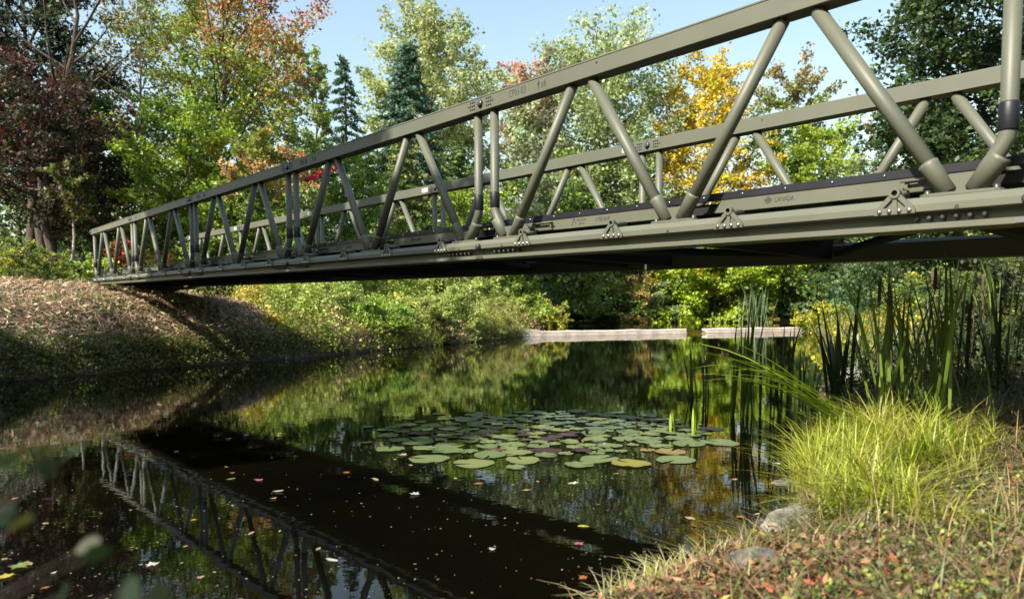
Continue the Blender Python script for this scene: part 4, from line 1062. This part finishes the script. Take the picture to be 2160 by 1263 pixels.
    tag(link('shore_weeds', np_mesh('shore_weeds', V, Fq, M['leaf'], C)), 'fringe of weeds along the far shore under the trees', 'weeds', kind='stuff')
bank_cover()

def log_wall():
    """low timber edging along the left waterline"""
    pts = [(-7.0, 14.75), (-6.15, 16.2), (-5.45, 17.35), (-4.75, 19.3), (-4.35, 20.5), (-3.6, 22.2)]
    root = empty('timber_edging', (pts[0][0], pts[0][1], 0))
    tag(root, 'weathered timber edging along the waterline below the straw slope', 'retaining wall')
    rng = np.random.default_rng(9)
    for k in range(len(pts) - 1):
        a = Vector((*pts[k], 0)); b = Vector((*pts[k + 1], 0)); d = b - a
        for r_ in range(2):
            mb = MB()
            l = d.length - .02
            mb.box(.01, l, -.05 - rng.uniform(0, .02), .06, -.08 + r_ * .075, -.008 + r_ * .075 + rng.uniform(-.015, .01))
            o = link('plank', mb.mesh('plank', M['timber']), root, a - Vector((*pts[0], 0)), (0, 0, math.atan2(d.y, d.x)))
log_wall()

# ------------------------------------------------------------------ rocks
def rock(label, x, y, sx, sy, sz, seed, rz=0.0, sink=.35, mat='rock'):
    rng = np.random.default_rng(seed)
    nu, nv = 20, 12
    th = np.linspace(0, 2 * math.pi, nu, endpoint=False); ph = np.linspace(0.02, math.pi - .02, nv)
    Tm, Pm = np.meshgrid(th, ph)
    D = np.stack([np.cos(Tm) * np.sin(Pm), np.sin(Tm) * np.sin(Pm), np.cos(Pm)], -1).reshape(-1, 3)
    r = np.ones(len(D))
    for _ in range(16):                     # flat facets
        n = unit(rng.normal(size=3)); c = rng.uniform(.62, .95)
        dn = D @ n
        r = np.where(dn > 0, np.minimum(r, c / np.maximum(dn, 1e-6)), r)
    r *= 1 + .03 * rng.normal(size=len(D))
    V = D * r[:, None] * np.array([sx, sy, sz])
    i = np.arange(nv - 1)[:, None]; j = np.arange(nu)[None, :]; k = (j + 1) % nu
    Fq = np.stack([i * nu + j, (i + 1) * nu + j, (i + 1) * nu + k, i * nu + k], -1).reshape(-1, 4)
    me = np_mesh('rock', V, [Fq, np.arange(nu)[None, ::-1], (np.arange(nu) + (nv - 1) * nu)[None]], M[mat], smooth=False)
    o = link('rock', me, None, (x, y, max(tz(x, y), -.03) + sz * (1 - 2 * sink)), (0, 0, rz))
    return tag(o, label, 'rock', 'rocks on the right bank')
def rock_px(label, u, v, z, *a, **k):
    p = on_z(u, v, z); return rock(label, p.x, p.y, *a, **k)
rock_px('long pale lichened rock at the waterline below the grass tuft', 1668, 1130, .03, .36, .11, .1, 201, rz=.85, sink=.46, mat='pale_rock')
rock_px('squat grey rock among brown leaves at the bottom', 1590, 1235, .05, .17, .12, .09, 202, rz=.2, sink=.46)
rock_px('pale boulder behind the arching cattail leaves', 1815, 815, .2, .36, .24, .17, 203, rz=.4, mat='pale_rock')
rock_px('small shadowed rock under the pale boulder', 1775, 850, .08, .22, .16, .1, 204, rz=-.3)
rock_px('low stone at the water edge right of the lily pads', 1660, 1010, .02, .12, .09, .05, 205, rz=.4)

# ------------------------------------------------------------------ right bank: grass, litter, weeds
def right_bank():
    rng = np.random.default_rng(600)
    def clumped(n, centres):
        c = np.array(centres, float)
        w = c[:, 4] / c[:, 4].sum()
        k = rng.choice(len(c), n, p=w)
        x = c[k, 0] + rng.normal(size=n) * c[k, 2]; y = c[k, 1] + rng.normal(size=n) * c[k, 3]
        d, _ = shore_d(x, y)
        ok = d > -.04
        return x[ok], y[ok], np.maximum(terrain(x[ok], y[ok]), 0)
    YG = pal((3, (.36, .42, .045)), (2, (.43, .45, .07)), (2, (.24, .32, .035)), (1, (.5, .45, .15)))
    # the big sunlit tuft
    def px(u, v, z): p = on_z(u, v, z); return p.x, p.y
    tuft = [(*px(1770, 1010, .12), .16, .28, 1.2), (*px(1850, 960, .2), .2, .35, 1.6), (*px(1920, 980, .22), .14, .25, .9), (*px(1830, 1080, .14), .14, .2, 1.0), (*px(1780, 930, .2), .2, .4, 1.0),
            (*px(1890, 910, .33), .24, .35, 1.0)]
    acc = Acc()
    cx_, cy_, cz_ = clumped(190, tuft)                      # sub-tufts, each with its own lean
    for q in range(len(cx_)):
        m = int(rng.integers(14, 42)); sg = rng.uniform(.02, .05)
        x = cx_[q] + rng.normal(size=m) * sg; y = cy_[q] + rng.normal(size=m) * sg
        z = np.maximum(terrain(x, y), 0)
        hh = rng.uniform(.16, .46) * rng.uniform(.5, 1.15, m)
        a0 = rng.uniform(0, 6.28)
        tone = pick(rng, YG, 1)
        V, Fq, C = blades(rng, x, y, z - .01, hh, rng.uniform(.005, .013, m), rng.uniform(.2, 1.5, m) * rng.uniform(.6, 1.25), (tone * .6 + pick(rng, YG, m) * .4) * rng.uniform(.45, 1.2, (m, 1)), 5, dirs=rng.normal(a0, 1.0, m))
        acc.add(V, Fq, C)
    V, Fq, C = np.concatenate(acc.V), np.concatenate(acc.F), np.concatenate(acc.C)
    tag(link('grass_tuft', np_mesh('grass_tuft', V, Fq, M['grass'], C)), 'bright yellow green grass tuft spilling to the water on the right bank', 'grass', kind='stuff')
    # small bright tufts at the very edge
    sm = [(*px(1390, 1215, .03), .07, .05, 1.4), (*px(1470, 1190, .05), .09, .07, 1.2), (*px(1250, 1262, .02), .05, .03, .35), (*px(1530, 1120, .05), .06, .07, .5), (*px(1360, 1250, .06), .1, .05, 1)]
    x, y, z = clumped(1000, sm); n = len(x)
    V, Fq, C = blades(rng, x, y, z - .005, rng.uniform(.05, .17, n), rng.uniform(.003, .006, n), rng.uniform(.3, 1.7, n), pick(rng, pal((2, (.28, .34, .06)), (2, (.46, .42, .2)), (1.5, (.55, .46, .3))), n) * rng.uniform(.7, 1.25, (n, 1)), 4)
    tag(link('edge_grass', np_mesh('edge_grass', V, Fq, M['grass'], C)), 'short pale grass at the waterline bottom centre', 'grass', kind='stuff')
    # thin green sward further back and right
    x, y, z = scatter_land(rng, 11000, (.7, 6.5, 1.2, 9.5), (.15, 4), lambda a, b: a < .85 * b + .3); n = len(x)
    V, Fq, C = blades(rng, x, y, z - .005, rng.uniform(.06, .26, n), rng.uniform(.003, .007, n), rng.uniform(.4, 1.8, n), pick(rng, pal((2, (.16, .2, .04)), (2, (.24, .22, .08)), (2, (.3, .22, .12)), (1, (.1, .14, .04))), n) * rng.uniform(.6, 1.25, (n, 1)), 3)
    tag(link('sward', np_mesh('sward', V, Fq, M['grass'], C)), 'thin mixed grass over the right bank', 'grass', kind='stuff')
    # dead leaf litter, thickest by the rocks
    lit = [(*px(1480, 1230, .06), .22, .12, 1.2), (*px(1620, 1190, .1), .2, .15, 1.6), (*px(1700, 1230, .15), .25, .2, 1.6), (*px(1850, 1240, .2), .3, .25, 1.0), (*px(2080, 1000, .35), .35, .4, .8), (*px(1560, 1262, .1), .4, .15, 1.0), (*px(2000, 1150, .3), .5, .4, .8)]
    x, y, z = clumped(3400, lit); n = len(x)
    C_ = np.stack([x, y, z + rng.uniform(.01, .07, n)], -1)
    V, Fq = leaf_quads(rng, C_, .05, .4, .38)
    cols = pick(rng, pal((2, (.28, .15, .08)), (1.2, (.34, .21, .12)), (3.5, (.13, .08, .05)), (.4, (.3, .09, .05)), (.4, (.34, .27, .08))), n) * rng.uniform(.5, 1.3, (n, 1))
    tag(link('leaf_litter', np_mesh('leaf_litter', V, Fq, M['dry'], np.repeat(cols, 4, 0))), 'brown and rust dead leaves littering the right bank', 'leaf litter', kind='stuff')
    # thatch of dead stems lying every way
    x, y, z = scatter_land(rng, 12000, (-.4, 5.2, .9, 7.0), (.06, 4), lambda a, b: a < .85 * b + .3); n = len(x)
    cols = pick(rng, pal((3, (.19, .125, .07)), (1.2, (.34, .25, .15)), (3, (.09, .06, .04)), (1.5, (.15, .16, .05)), (1, (.07, .09, .03))), n) * rng.uniform(.5, 1.25, (n, 1))
    V, Fq, C = blades(rng, x, y, z + rng.uniform(-.005, .02, n), rng.uniform(.04, .15, n), rng.uniform(.003, .007, n), rng.uniform(.8, 1.9, n), cols, 2)
    tag(link('thatch', np_mesh('thatch', V, Fq, M['dry'], C)), 'matted brown dead stems over the right bank', 'thatch', kind='stuff')
    # low weeds in patches
    wd = [(*px(2050, 1100, .3), .35, .3, 1.3), (*px(1950, 1050, .25), .25, .25, 1), (*px(1860, 1250, .2), .25, .12, 1), (*px(1780, 1180, .15), .2, .15, .6), (*px(2120, 1230, .3), .3, .2, 1.2), (*px(2100, 950, .4), .3, .4, 1.2)]
    x, y, z = clumped(900, wd)
    V, Fq, C = plants(rng, x, y, z, rng.uniform(.03, .14, len(x)), 8, .022, pal((2, (.08, .12, .035)), (2, (.13, .16, .075)), (1, (.24, .27, .05)), (1, (.12, .08, .05))), .55)
    tag(link('low_weeds', np_mesh('low_weeds', V, Fq, M['leaf'], C)), 'small grey green weeds creeping over the right bank', 'weeds', kind='stuff')
    # shaded weeds under the bridge by the right edge
    x, y, z = scatter_land(rng, 900, (3.2, 8.5, 5.6, 11), (.2, 5), lambda a, b: a < .85 * b + .3)
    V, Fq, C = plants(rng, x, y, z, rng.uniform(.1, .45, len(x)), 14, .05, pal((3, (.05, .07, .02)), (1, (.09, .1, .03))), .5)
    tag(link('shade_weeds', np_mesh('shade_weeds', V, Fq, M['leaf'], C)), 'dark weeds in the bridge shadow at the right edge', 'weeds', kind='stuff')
    # dry stalks
    x, y, z = scatter_land(rng, 420, (.4, 5.0, 1.3, 6.5), (.1, 4), lambda a, b: a < .85 * b + .3); n = len(x)
    V, Fq, C = blades(rng, x, y, z, rng.uniform(.08, .3, n), .004, rng.uniform(.1, .9, n), pick(rng, pal((1, (.4, .28, .16)), (1, (.26, .15, .09))), n), 2)
    tag(link('dry_stalks', np_mesh('dry_stalks', V, Fq, M['dry'], C)), 'thin dry brown stalks sticking up from the right bank', 'stalks', kind='stuff')
right_bank()

# ------------------------------------------------------------------ cattails: every leaf is a part
def strap(rng, h, w, az, lean, droop, twist=.3, seg=9):
    """long strap leaf: rises with a lean, bends over towards its tip"""
    t = np.linspace(0, 1, seg + 1)
    ang = lean + droop * t ** 2.2
    ds = h / seg
    r = np.concatenate([[0], np.cumsum(np.sin(ang[:-1]) * ds)]); z = np.concatenate([[0], np.cumsum(np.cos(ang[:-1]) * ds)])
    ww = w * (.75 + .25 * np.sin(np.clip(t * 3, 0, 1.57))) * np.clip((1 - t) / .45, 0, 1) ** .7 * .5 + .0006
    a2 = az + math.pi / 2 + twist * (t - .3)
    cx, cy = np.cos(az) * r, np.sin(az) * r
    sx, sy = np.cos(a2), np.sin(a2)
    Lf = np.stack([cx - sx * ww, cy - sy * ww, z + .16 * ww], -1); Rt = np.stack([cx + sx * ww, cy + sy * ww, z + .16 * ww], -1)
    Md = np.stack([cx, cy, z - .25 * ww], -1)
    V = np.stack([Lf, Md, Rt], 1).reshape(-1, 3)
    Fq = []
    for k in range(seg):
        b = 3 * k
        Fq += [[b, b + 1, b + 4, b + 3], [b + 1, b + 2, b + 5, b + 4]]
    return V, np.array(Fq)
def cattail(label, u, v, y, n, h, color, seed, lean=(0.02, .22), droop=(0, .5), az=None, w=.016, spread=.06, spikes=0, water=False):
    rng = np.random.default_rng(seed)
    p = at(u, v, y)
    z = 0.0 if water else max(tz(p.x, p.y), 0)
    if water: z = -.02
    root = empty('cattail', (p.x, p.y, z))
    tag(root, label, 'cattail', 'cattails on the right bank')
    for k in range(n):
        a = rng.uniform(0, 2 * math.pi) if az is None else rng.normal(az[0], az[1])
        hh = h * rng.uniform(.6, 1.08)
        V, Fq = strap(rng, hh, w * rng.uniform(.75, 1.2), a, rng.uniform(*lean), rng.uniform(*droop), rng.normal() * .6)
        off = rng.normal(size=2) * spread
        V[:, 0] += off[0]; V[:, 1] += off[1]
        c = np.array(color) * rng.uniform(.75, 1.25)
        tcol = np.linspace(0, 1, len(V) // 3).repeat(3)[:, None]
        C = c * (1 - .0 * tcol)
        link('leaf', np_mesh('leaf', V, Fq, M['reed'], np.broadcast_to(C, V.shape), smooth=True), root)
    for k in range(spikes):
        mb = MB(); ox, oy = rng.normal(size=2) * spread
        lx = rng.normal() * .08; hh = h * rng.uniform(.7, .85)
        mb.tube([(ox, oy, 0), (ox + lx * .5, oy, hh * .6), (ox + lx, oy, hh)], [.005, .004, .003], 6)
        me = mb.mesh('stalk', M['timber']); link('stalk', me, root)
        mb = MB(); mb.tube([(ox + lx * .98, oy, hh - .02), (ox + lx, oy, hh), (ox + lx * 1.02, oy, hh + .12), (ox + lx * 1.02, oy, hh + .14)], [.004, .011, .011, .003], 8)
        link('seed_spike', mb.mesh('seed_spike', M['timber']), root)
    return root
CG = (.12, .19, .03); CB = (.27, .37, .055); C_SHADE = (.04, .06, .018)  # last tone is reed green darkened to stand for shade on the clumps
cattail('thin dark cattail farthest out in the water', 1478, 840, 9.0, 9, 1.0, C_SHADE, 301, (0, .2), (0, .4), w=.024, spread=.13, water=True)
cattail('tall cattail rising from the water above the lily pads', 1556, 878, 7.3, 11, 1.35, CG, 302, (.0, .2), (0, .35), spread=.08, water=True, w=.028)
cattail('dark upright cattail just right of the tall one in the water', 1584, 868, 7.6, 6, 1.4, C_SHADE, 303, (0, .09), (0, .2), spread=.05, water=True, spikes=1, w=.028)
cattail('slim dark cattail between the water and the arching leaves', 1640, 893, 7.0, 5, .95, C_SHADE, 304, (0, .16), (0, .3), water=True, spread=.05, w=.026)
cattail('dark cattail with a bent leaf beside the slim one', 1658, 898, 6.9, 5, 1.1, C_SHADE, 305, (0, .22), (0, 1.3), water=True, spread=.05, w=.026)
cattail('slim dark cattail at the foot of the boulder', 1698, 888, 7.1, 5, .95, C_SHADE, 306, (0, .2), (0, .6), water=True, spread=.05, w=.026)
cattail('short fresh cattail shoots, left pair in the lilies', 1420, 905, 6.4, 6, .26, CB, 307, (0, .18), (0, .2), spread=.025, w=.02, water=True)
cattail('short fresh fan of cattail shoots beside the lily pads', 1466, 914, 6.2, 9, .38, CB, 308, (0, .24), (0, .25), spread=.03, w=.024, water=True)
cattail('dark cattail fanning wide in front of the boulder', 1768, 835, 7.0, 24, 1.28, C_SHADE, 309, (.05, .6), (0, .5), spread=.05, w=.03)
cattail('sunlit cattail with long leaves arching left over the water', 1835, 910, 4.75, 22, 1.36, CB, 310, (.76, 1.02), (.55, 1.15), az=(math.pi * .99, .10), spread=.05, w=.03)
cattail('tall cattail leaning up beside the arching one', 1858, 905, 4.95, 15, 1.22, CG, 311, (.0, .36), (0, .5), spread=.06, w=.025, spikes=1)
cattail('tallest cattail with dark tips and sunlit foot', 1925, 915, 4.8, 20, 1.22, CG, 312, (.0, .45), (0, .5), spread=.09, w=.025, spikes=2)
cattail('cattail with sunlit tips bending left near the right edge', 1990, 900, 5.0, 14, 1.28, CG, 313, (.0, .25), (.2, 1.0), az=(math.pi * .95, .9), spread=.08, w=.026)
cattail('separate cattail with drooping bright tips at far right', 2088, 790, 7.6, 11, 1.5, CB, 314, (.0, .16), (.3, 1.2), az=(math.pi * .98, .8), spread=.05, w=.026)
cattail('thin cattail leaves behind the tallest cattail', 2010, 800, 8.2, 14, 1.25, C_SHADE, 315, (.0, .3), (0, .6), spread=.16, w=.024)
cattail('dense dark cattail stand between the tallest one and the right edge', 2030, 860, 6.2, 26, 1.15, C_SHADE, 318, (.0, .4), (0, .6), spread=.2, w=.024, spikes=2)
cattail('dark broken cattail stand against the right edge', 2125, 850, 6.4, 22, 1.05, C_SHADE, 319, (.0, .5), (0, .9), spread=.2, w=.022, spikes=1)
cattail('loose dark cattail leaves crossing behind the boulder', 1850, 800, 7.8, 16, 1.25, C_SHADE, 320, (.0, .45), (0, .5), spread=.14, w=.026)
cattail('low sedge blades bending right beside the grass tuft', 2050, 900, 5.0, 12, .5, CG, 316, (.1, .6), (.2, 1.2), spread=.12, w=.012)
cattail('blue green reed clump standing in the upstream pond', 1585, 690, 44, 34, 3.0, (.16, .23, .12), 317, (.0, .3), (0, .5), spread=.5, w=.05)

# ------------------------------------------------------------------ lily pads, buds, floating leaves
def pad_mesh(seed):
    rng = np.random.default_rng(seed)
    n = 22
    a0 = .16
    th = np.linspace(a0, 2 * math.pi - a0, n)
    r = 1 + .05 * np.sin(th * 3 + rng.uniform(0, 6)) + .03 * rng.normal(size=n)
    curl = np.clip(rng.normal(size=n) * .003, -.002, .009)
    V = [(.06, 0, .0)] + [(r[i] * math.cos(th[i]) * .55, r[i] * math.sin(th[i]) *   .55, .001) for i in range(n)] + [(r[i] * math.cos(th[i]), r[i] * math.sin(th[i]), curl[i] + .003) for i in range(n)]
    q = [[1 + i, 1 + n + i, 2 + n + i, 2 + i] for i in range(n - 1)]
    t = [[0, 1 + i, 2 + i] for i in range(n - 1)]
    return np.array(V), np.array(q), np.array(t)
PADS = [pad_mesh(s) for s in range(5)]
def lilies():
    rng = np.random.default_rng(700)
    colors = {'green': [(.125, .16, .07), (.105, .145, .06), (.145, .175, .07)], 'bluish green': [(.1, .14, .085), (.085, .12, .08)], 'purple brown': [(.06, .032, .036), (.045, .025, .03), (.085, .055, .045)], 'yellowing': [(.2, .19, .045), (.19, .15, .05)]}  # bluish green has the sky's reflection mixed into the far pads' colour
    cache = {}
    def me_of(kind, ci, k):
        key = (kind, ci, k)
        if key not in cache:
            V, q, t = PADS[k]
            c = np.array(colors[kind][ci])
            r = np.linalg.norm(V[:, :2], axis=1)[:, None]
            C = c * (1.08 - .16 * r)
            cache[key] = np_mesh('lily_pad', V, [q, t], M['pad'], C)
        return cache[key]
    placed = []
    def put(u, v, r, kind, own=None):
        p = on_z(u, v, 0)
        for (x, y, q) in placed:
            if (x - p.x) ** 2 + (y - p.y) ** 2 < (.77 * (q + r)) ** 2: return False
        placed.append((p.x, p.y, r))
        o = link('lily_pad', me_of(kind, int(rng.integers(len(colors[kind]))), int(rng.integers(5))), None, (p.x, p.y, .002 + .00035 * (len(placed) % 14)), (rng.normal() * .008, rng.normal() * .008, rng.uniform(0, 6.28)), (r, r * rng.uniform(.88, 1), 1))
        lab = {'green': 'round green lily pad floating in the lily patch', 'bluish green': 'bluish green lily pad in the far rows of the lily patch', 'purple brown': 'dark purple brown lily pad in the middle of the lily patch', 'yellowing': 'yellowing lily pad on the near right of the lily patch'}[kind]
        tag(o, own or lab, 'lily pad', kind + ' lily pads')
        return True
    for (u, v, r, k, own) in ((905, 968, .155, 'green', 'large ragged green lily pad at the front left of the patch'), (1000, 978, .15, 'green', 'large green lily pad, nearest of the front left group'), (978, 986, .11, 'green', 'small green lily pad touching the front edge of the patch'), (1103, 971, .14, 'green', 'green lily pad alone at the middle of the front edge'),
                         (1262, 969, .15, 'green', 'broad green lily pad at the front edge right of the middle'), (1424, 970, .15, 'green', 'broad green lily pad, nearest on the right end of the patch'), (1452, 936, .15, 'green', 'green lily pad just below the fresh cattail fan'), (1520, 934, .16, 'green', 'rightmost green lily pad, apart from the patch'),
                         (883, 933, .14, 'green', 'green lily pad behind the left purple bud'), (945, 951, .13, 'green', 'green lily pad between the purple bud and the front left group'), (1032, 960, .14, 'green', 'green lily pad behind the front left group'), (822, 948, .12, 'green', 'leftmost green lily pad, apart from the patch'),
                         (1330, 978, .15, 'yellowing', 'largest yellowing lily pad at the front edge'), (1415, 954, .12, 'yellowing', 'yellowing lily pad behind the nearest right pad'), (1150, 951, .14, 'purple brown', 'broad brown lily pad near the front middle'), (1080, 938, .12, 'green', 'green lily pad between the brown pads'), (1500, 905, .12, 'bluish green', 'bluish lily pad right of the fresh cattail fan'), (1385, 886, .12, 'bluish green', 'lone bluish lily pad at the back right')):
        put(u, v, r, k, own)
    tries = 0
    while len(placed) < 175 and tries < 9000:
        tries += 1
        a = rng.uniform(0, 2 * math.pi); q = math.sqrt(rng.uniform(0, 1))
        u = 1150 + 350 * q * math.cos(a); v = 916 + 50 * q * math.sin(a) - (u - 1135) * .012
        if v < 868: continue
        mid = math.exp(-((u - 1100) / 140) ** 2 - ((v - 922) / 18) ** 2)
        x = rng.uniform()
        kind = 'purple brown' if x < .8 * mid else ('bluish green' if v < 905 and x < .8 else ('yellowing' if u > 1220 and v > 935 and x > .85 else 'green'))
        if rng.uniform() < .75 * max(0, q - .72) / .28: continue
        put(u, v, rng.uniform(.055, .125), kind)
    for _ in range(40):                       # stragglers round the patch
        a = rng.uniform(0, 2 * math.pi)
        u = 1150 + rng.uniform(340, 430) * math.cos(a); v = 918 + rng.uniform(50, 72) * math.sin(a)
        if v > 872 and rng.uniform() < .5: put(u, v, rng.uniform(.05, .12), 'green' if rng.uniform() < .7 else 'yellowing')
    # purple lily buds
    for i, (u, v, lab) in enumerate(((916, 928, 'closed purple lily bud left in the lily patch'), (1122, 912, 'dark purple lily bud at the back of the patch'), (1238, 918, 'dark purple lily bud on the right of the patch'), (1225, 934, 'crimson lily bud lying low among the pads'))):
        p = on_z(u, v, 0)
        V, Fs, C = [], [], []
        acc = Acc()
        for k in range(8):
            a = k * 2.4; tilt = .22 + .05 * k
            n = 5; t = np.linspace(0, 1, n); w = .014 * np.sin(np.pi * (t * .85 + .1)) + .001
            r = np.sin(tilt) * t * .055 + .004; z = np.cos(tilt) * t * .06 + .006
            ca, sa = math.cos(a), math.sin(a)
            Vp = np.concatenate([np.stack([ca * r - sa * w, sa * r + ca * w, z], -1), np.stack([ca * r + sa * w, sa * r - ca * w, z], -1)])
            acc.add(Vp, np.array([[j, j + 1, n + j + 1, n + j] for j in range(n - 1)]), np.broadcast_to(np.array((.2, .12, .18) if i == 0 else (.06, .014, .035)), Vp.shape))
        tag(link('lily_bud', acc.mesh('lily_bud', M['leaf']), None, (p.x, p.y, .004), (rng.normal() * .3, rng.normal() * .3, 0), (.75, .75, .75)), lab, 'lily bud', 'lily buds')
lilies()

def maple_leaf_mesh(col, seed, lobes=True):
    rng = np.random.default_rng(seed)
    if lobes:
        half = [(0, -.5), (.1, -.28), (.36, -.3), (.3, -.08), (.5, .1), (.28, .14), (.2, .3), (.1, .24), (0, .52)]
    else:
        half = [(0, -.5), (.14, -.3), (.22, 0), (.16, .28), (0, .5)]
    P = half + [(-x, y) for x, y in half[::-1][1:-1]]
    V = [(0, 0, .02)] + [(x * rng.uniform(.85, 1.1), y * rng.uniform(.85, 1.1), abs(x) * rng.uniform(.0, .35) + .02 + .08 * abs(y) * rng.uniform(0, 1)) for x, y in P]
    n = len(P)
    t = [[0, 1 + i, 1 + (i + 1) % n] for i in range(n)]
    return np_mesh('fallen_leaf', np.array(V), np.array(t), M['dry'], np.broadcast_to(np.array(col), (n + 1, 3)))
def fallen_leaves():
    rng = np.random.default_rng(800)
    kinds = {'tan': (.27, .19, .1), 'pale': (.36, .33, .27), 'rust': (.22, .09, .04), 'pink': (.27, .09, .1), 'yellow': (.3, .25, .05), 'olive': (.14, .17, .06)}
    ms = {k: [maple_leaf_mesh(c, 900 + i * 7 + j, j != 1) for j in range(3)] for i, (k, c) in enumerate(kinds.items())}
    lab = {'tan': 'tan fallen leaf floating on the dark water', 'pale': 'pale bleached leaf floating on the dark water', 'rust': 'rust brown fallen leaf floating on the pond',
           'pink': 'pinkish red fallen leaf floating on the pond', 'yellow': 'yellow fallen leaf floating on the pond', 'olive': 'olive green fallen leaf floating on the pond'}
    count = [0]
    def put(u, v, s, k, z=.0):
        p = on_z(u, v, 0)
        d, _ = shore_d(np.array([p.x]), np.array([p.y]))
        if d[0] > -.03: return
        o = link('fallen_leaf', ms[k][int(rng.integers(3))], None, (p.x, p.y, .0015 + .0002 * (count[0] % 9)), (rng.normal() * .05, rng.normal() * .05, rng.uniform(0, 6.28)), (s, s, s))
        tag(o, lab[k], 'leaf', k + ' leaves on the water'); count[0] += 1
    for (u, v, s, k) in ((730, 997, .09, 'rust'), (792, 1012, .11, 'tan'), (545, 1013, .08, 'pink'), (487, 1011, .09, 'olive'), (587, 1037, .11, 'pale'), (576, 1052, .07, 'tan'), (875, 1043, .11, 'pale'), (1010, 1021, .1, 'rust'), (1110, 1035, .09, 'tan'), (1208, 1020, .11, 'pale'),
                         (1230, 1111, .09, 'yellow'), (1455, 1094, .1, 'tan'), (1562, 1091, .08, 'rust'), (700, 1183, .11, 'pale'), (322, 1192, .1, 'pale'), (530, 1126, .08, 'tan'), (520, 918, .1, 'pale'), (482, 926, .08, 'pale'), (150, 912, .12, 'pale'), (40, 1196, .12, 'olive'), (12, 1217, .11, 'yellow'), (60, 1190, .1, 'tan'),
                         (1640, 978, .09, 'pale'), (1550, 1012, .06, 'tan'), (1220, 1148, .08, 'pink'), (1300, 1000, .06, 'tan'), (960, 1010, .05, 'yellow'), (850, 960, .12, 'pale'), (1270, 938, .1, 'pale'), (988, 955, .07, 'pink'), (1060, 944, .06, 'pink'), (815, 880, .07, 'pink')):
        put(u, v, s * .72, k)
    ks = list(kinds)
    while count[0] < 90:
        u = rng.uniform(0, 1650); v = 775 + 480 * rng.uniform() ** 1.25
        if v < 800 and u < 500: continue
        put(u, v, rng.uniform(.02, .05), ks[int(rng.choice(6, p=[.4, .4, .1, .03, .04, .03]))])
    # tiny specks: seeds and leaf bits
    n = 800
    u = rng.uniform(-20, 1700, n); v = 760 + 510 * rng.uniform(size=n) ** 1.1
    C = []
    for a, b in zip(u, v):
        p = on_z(a, b, 0); C.append((p.x, p.y, .002))
    C = np.array(C); d, _ = shore_d(C[:, 0], C[:, 1]); C = C[d < -.02]
    V, Fq = leaf_quads(rng, C, rng.uniform(.006, .017, len(C)), 60, .6)
    cols = pick(rng, pal((2, (.22, .18, .11)), (1, (.3, .27, .2)), (1, (.14, .09, .05))), len(C))
    tag(link('floating_debris', np_mesh('floating_debris', V, Fq, M['dry'], np.repeat(cols, 4, 0))), 'tiny seeds and leaf bits speckling the pond', 'debris', kind='stuff')
    # larger dead leaves on the right bank
    m2 = {k: [maple_leaf_mesh(c, 990 + j, j != 1) for j in range(3)] for k, c in (('tan', (.45, .3, .18)), ('rust', (.32, .15, .075)), ('yellow', (.4, .34, .07)), ('pink', (.32, .12, .09)))}
    lab2 = {'tan': 'curled tan dead leaf on the right bank', 'rust': 'curled rust brown dead leaf on the right bank', 'yellow': 'yellow fallen leaf lying on the right bank', 'pink': 'dull red fallen leaf lying on the right bank'}
    x, y, z = scatter_land(rng, 150, (-.1, 4.2, 1.5, 5.8), (.02, 3), lambda a, b: a < .8 * b)
    for i in range(len(x)):
        k = ['rust', 'tan', 'rust', 'yellow', 'rust', 'pink'][int(rng.integers(6))]
        s = rng.uniform(.05, .095)
        o = link('dead_leaf', m2[k][int(rng.integers(3))], None, (x[i], y[i], z[i] + .012), (rng.normal() * .5, rng.normal() * .5, rng.uniform(0, 6.28)), (s, s, s * 1.6))
        tag(o, lab2[k], 'leaf', k + ' leaves on the right bank')
fallen_leaves()

# ------------------------------------------------------------------ sapling close to the lens, lower left
def sapling():
    rng = np.random.default_rng(850)
    base = Vector((-.95, .7, 0)); base.z = max(tz(base.x, base.y), 0)
    root = empty('sapling', base)
    tag(root, 'small out-of-focus sapling twig with dark green leaves at lower left', 'sapling')
    spots = [(20, 968, 0), (75, 945, 0), (140, 925, 2), (155, 950, 0), (95, 985, 0), (10, 1085, 0), (45, 1100, 2), (185, 1150, 2), (205, 1165, 0), (275, 1245, 0), (335, 1250, 2), (130, 1255, 0)]
    cols = [(.018, .036, .013), (.08, .055, .012), (.045, .055, .014)]
    mb = MB()
    tips = []
    for (u, v, c) in spots:
        y = rng.uniform(.5, .66)
        tips.append((at(u, v, y) - base, c))
    main = [(0, 0, -.02), (.02, .0, .25), (.05, .0, .55)]
    mb.tube(main, [.003, .002, .001], 6)
    for q, c in tips:
        f = min(.95, max(.2, (q.z - .1) / .6)); s = Vector((.1 * f, .05 * f, .55 * f * .9))
        mb.tube([tuple(s), tuple((s + q) / 2 + Vector((0, 0, .02))), tuple(q)], [.0008, .0007, .0006], 5)
    link('stem', mb.mesh('stem', M['bark']), root)
    for q, c in tips:
        a_ = unit(rng.normal(size=3)); b_ = unit(np.cross(a_, rng.normal(size=3)))
        th = np.linspace(0, 2 * math.pi, 12, endpoint=False)
        V = np.concatenate([[[0, 0, 0]], (np.cos(th)[:, None] * a_ * .0115 + np.sin(th)[:, None] * b_ * .0075 * (1 - .25 * np.cos(th)[:, None]))])
        Fq = np.array([[0, 1 + k, 1 + (k + 1) % 12] for k in range(12)])
        link('leaf', np_mesh('leaf', V, Fq, M['leaf'], np.broadcast_to(np.array(cols[c]), V.shape)), root, tuple(q))
sapling()
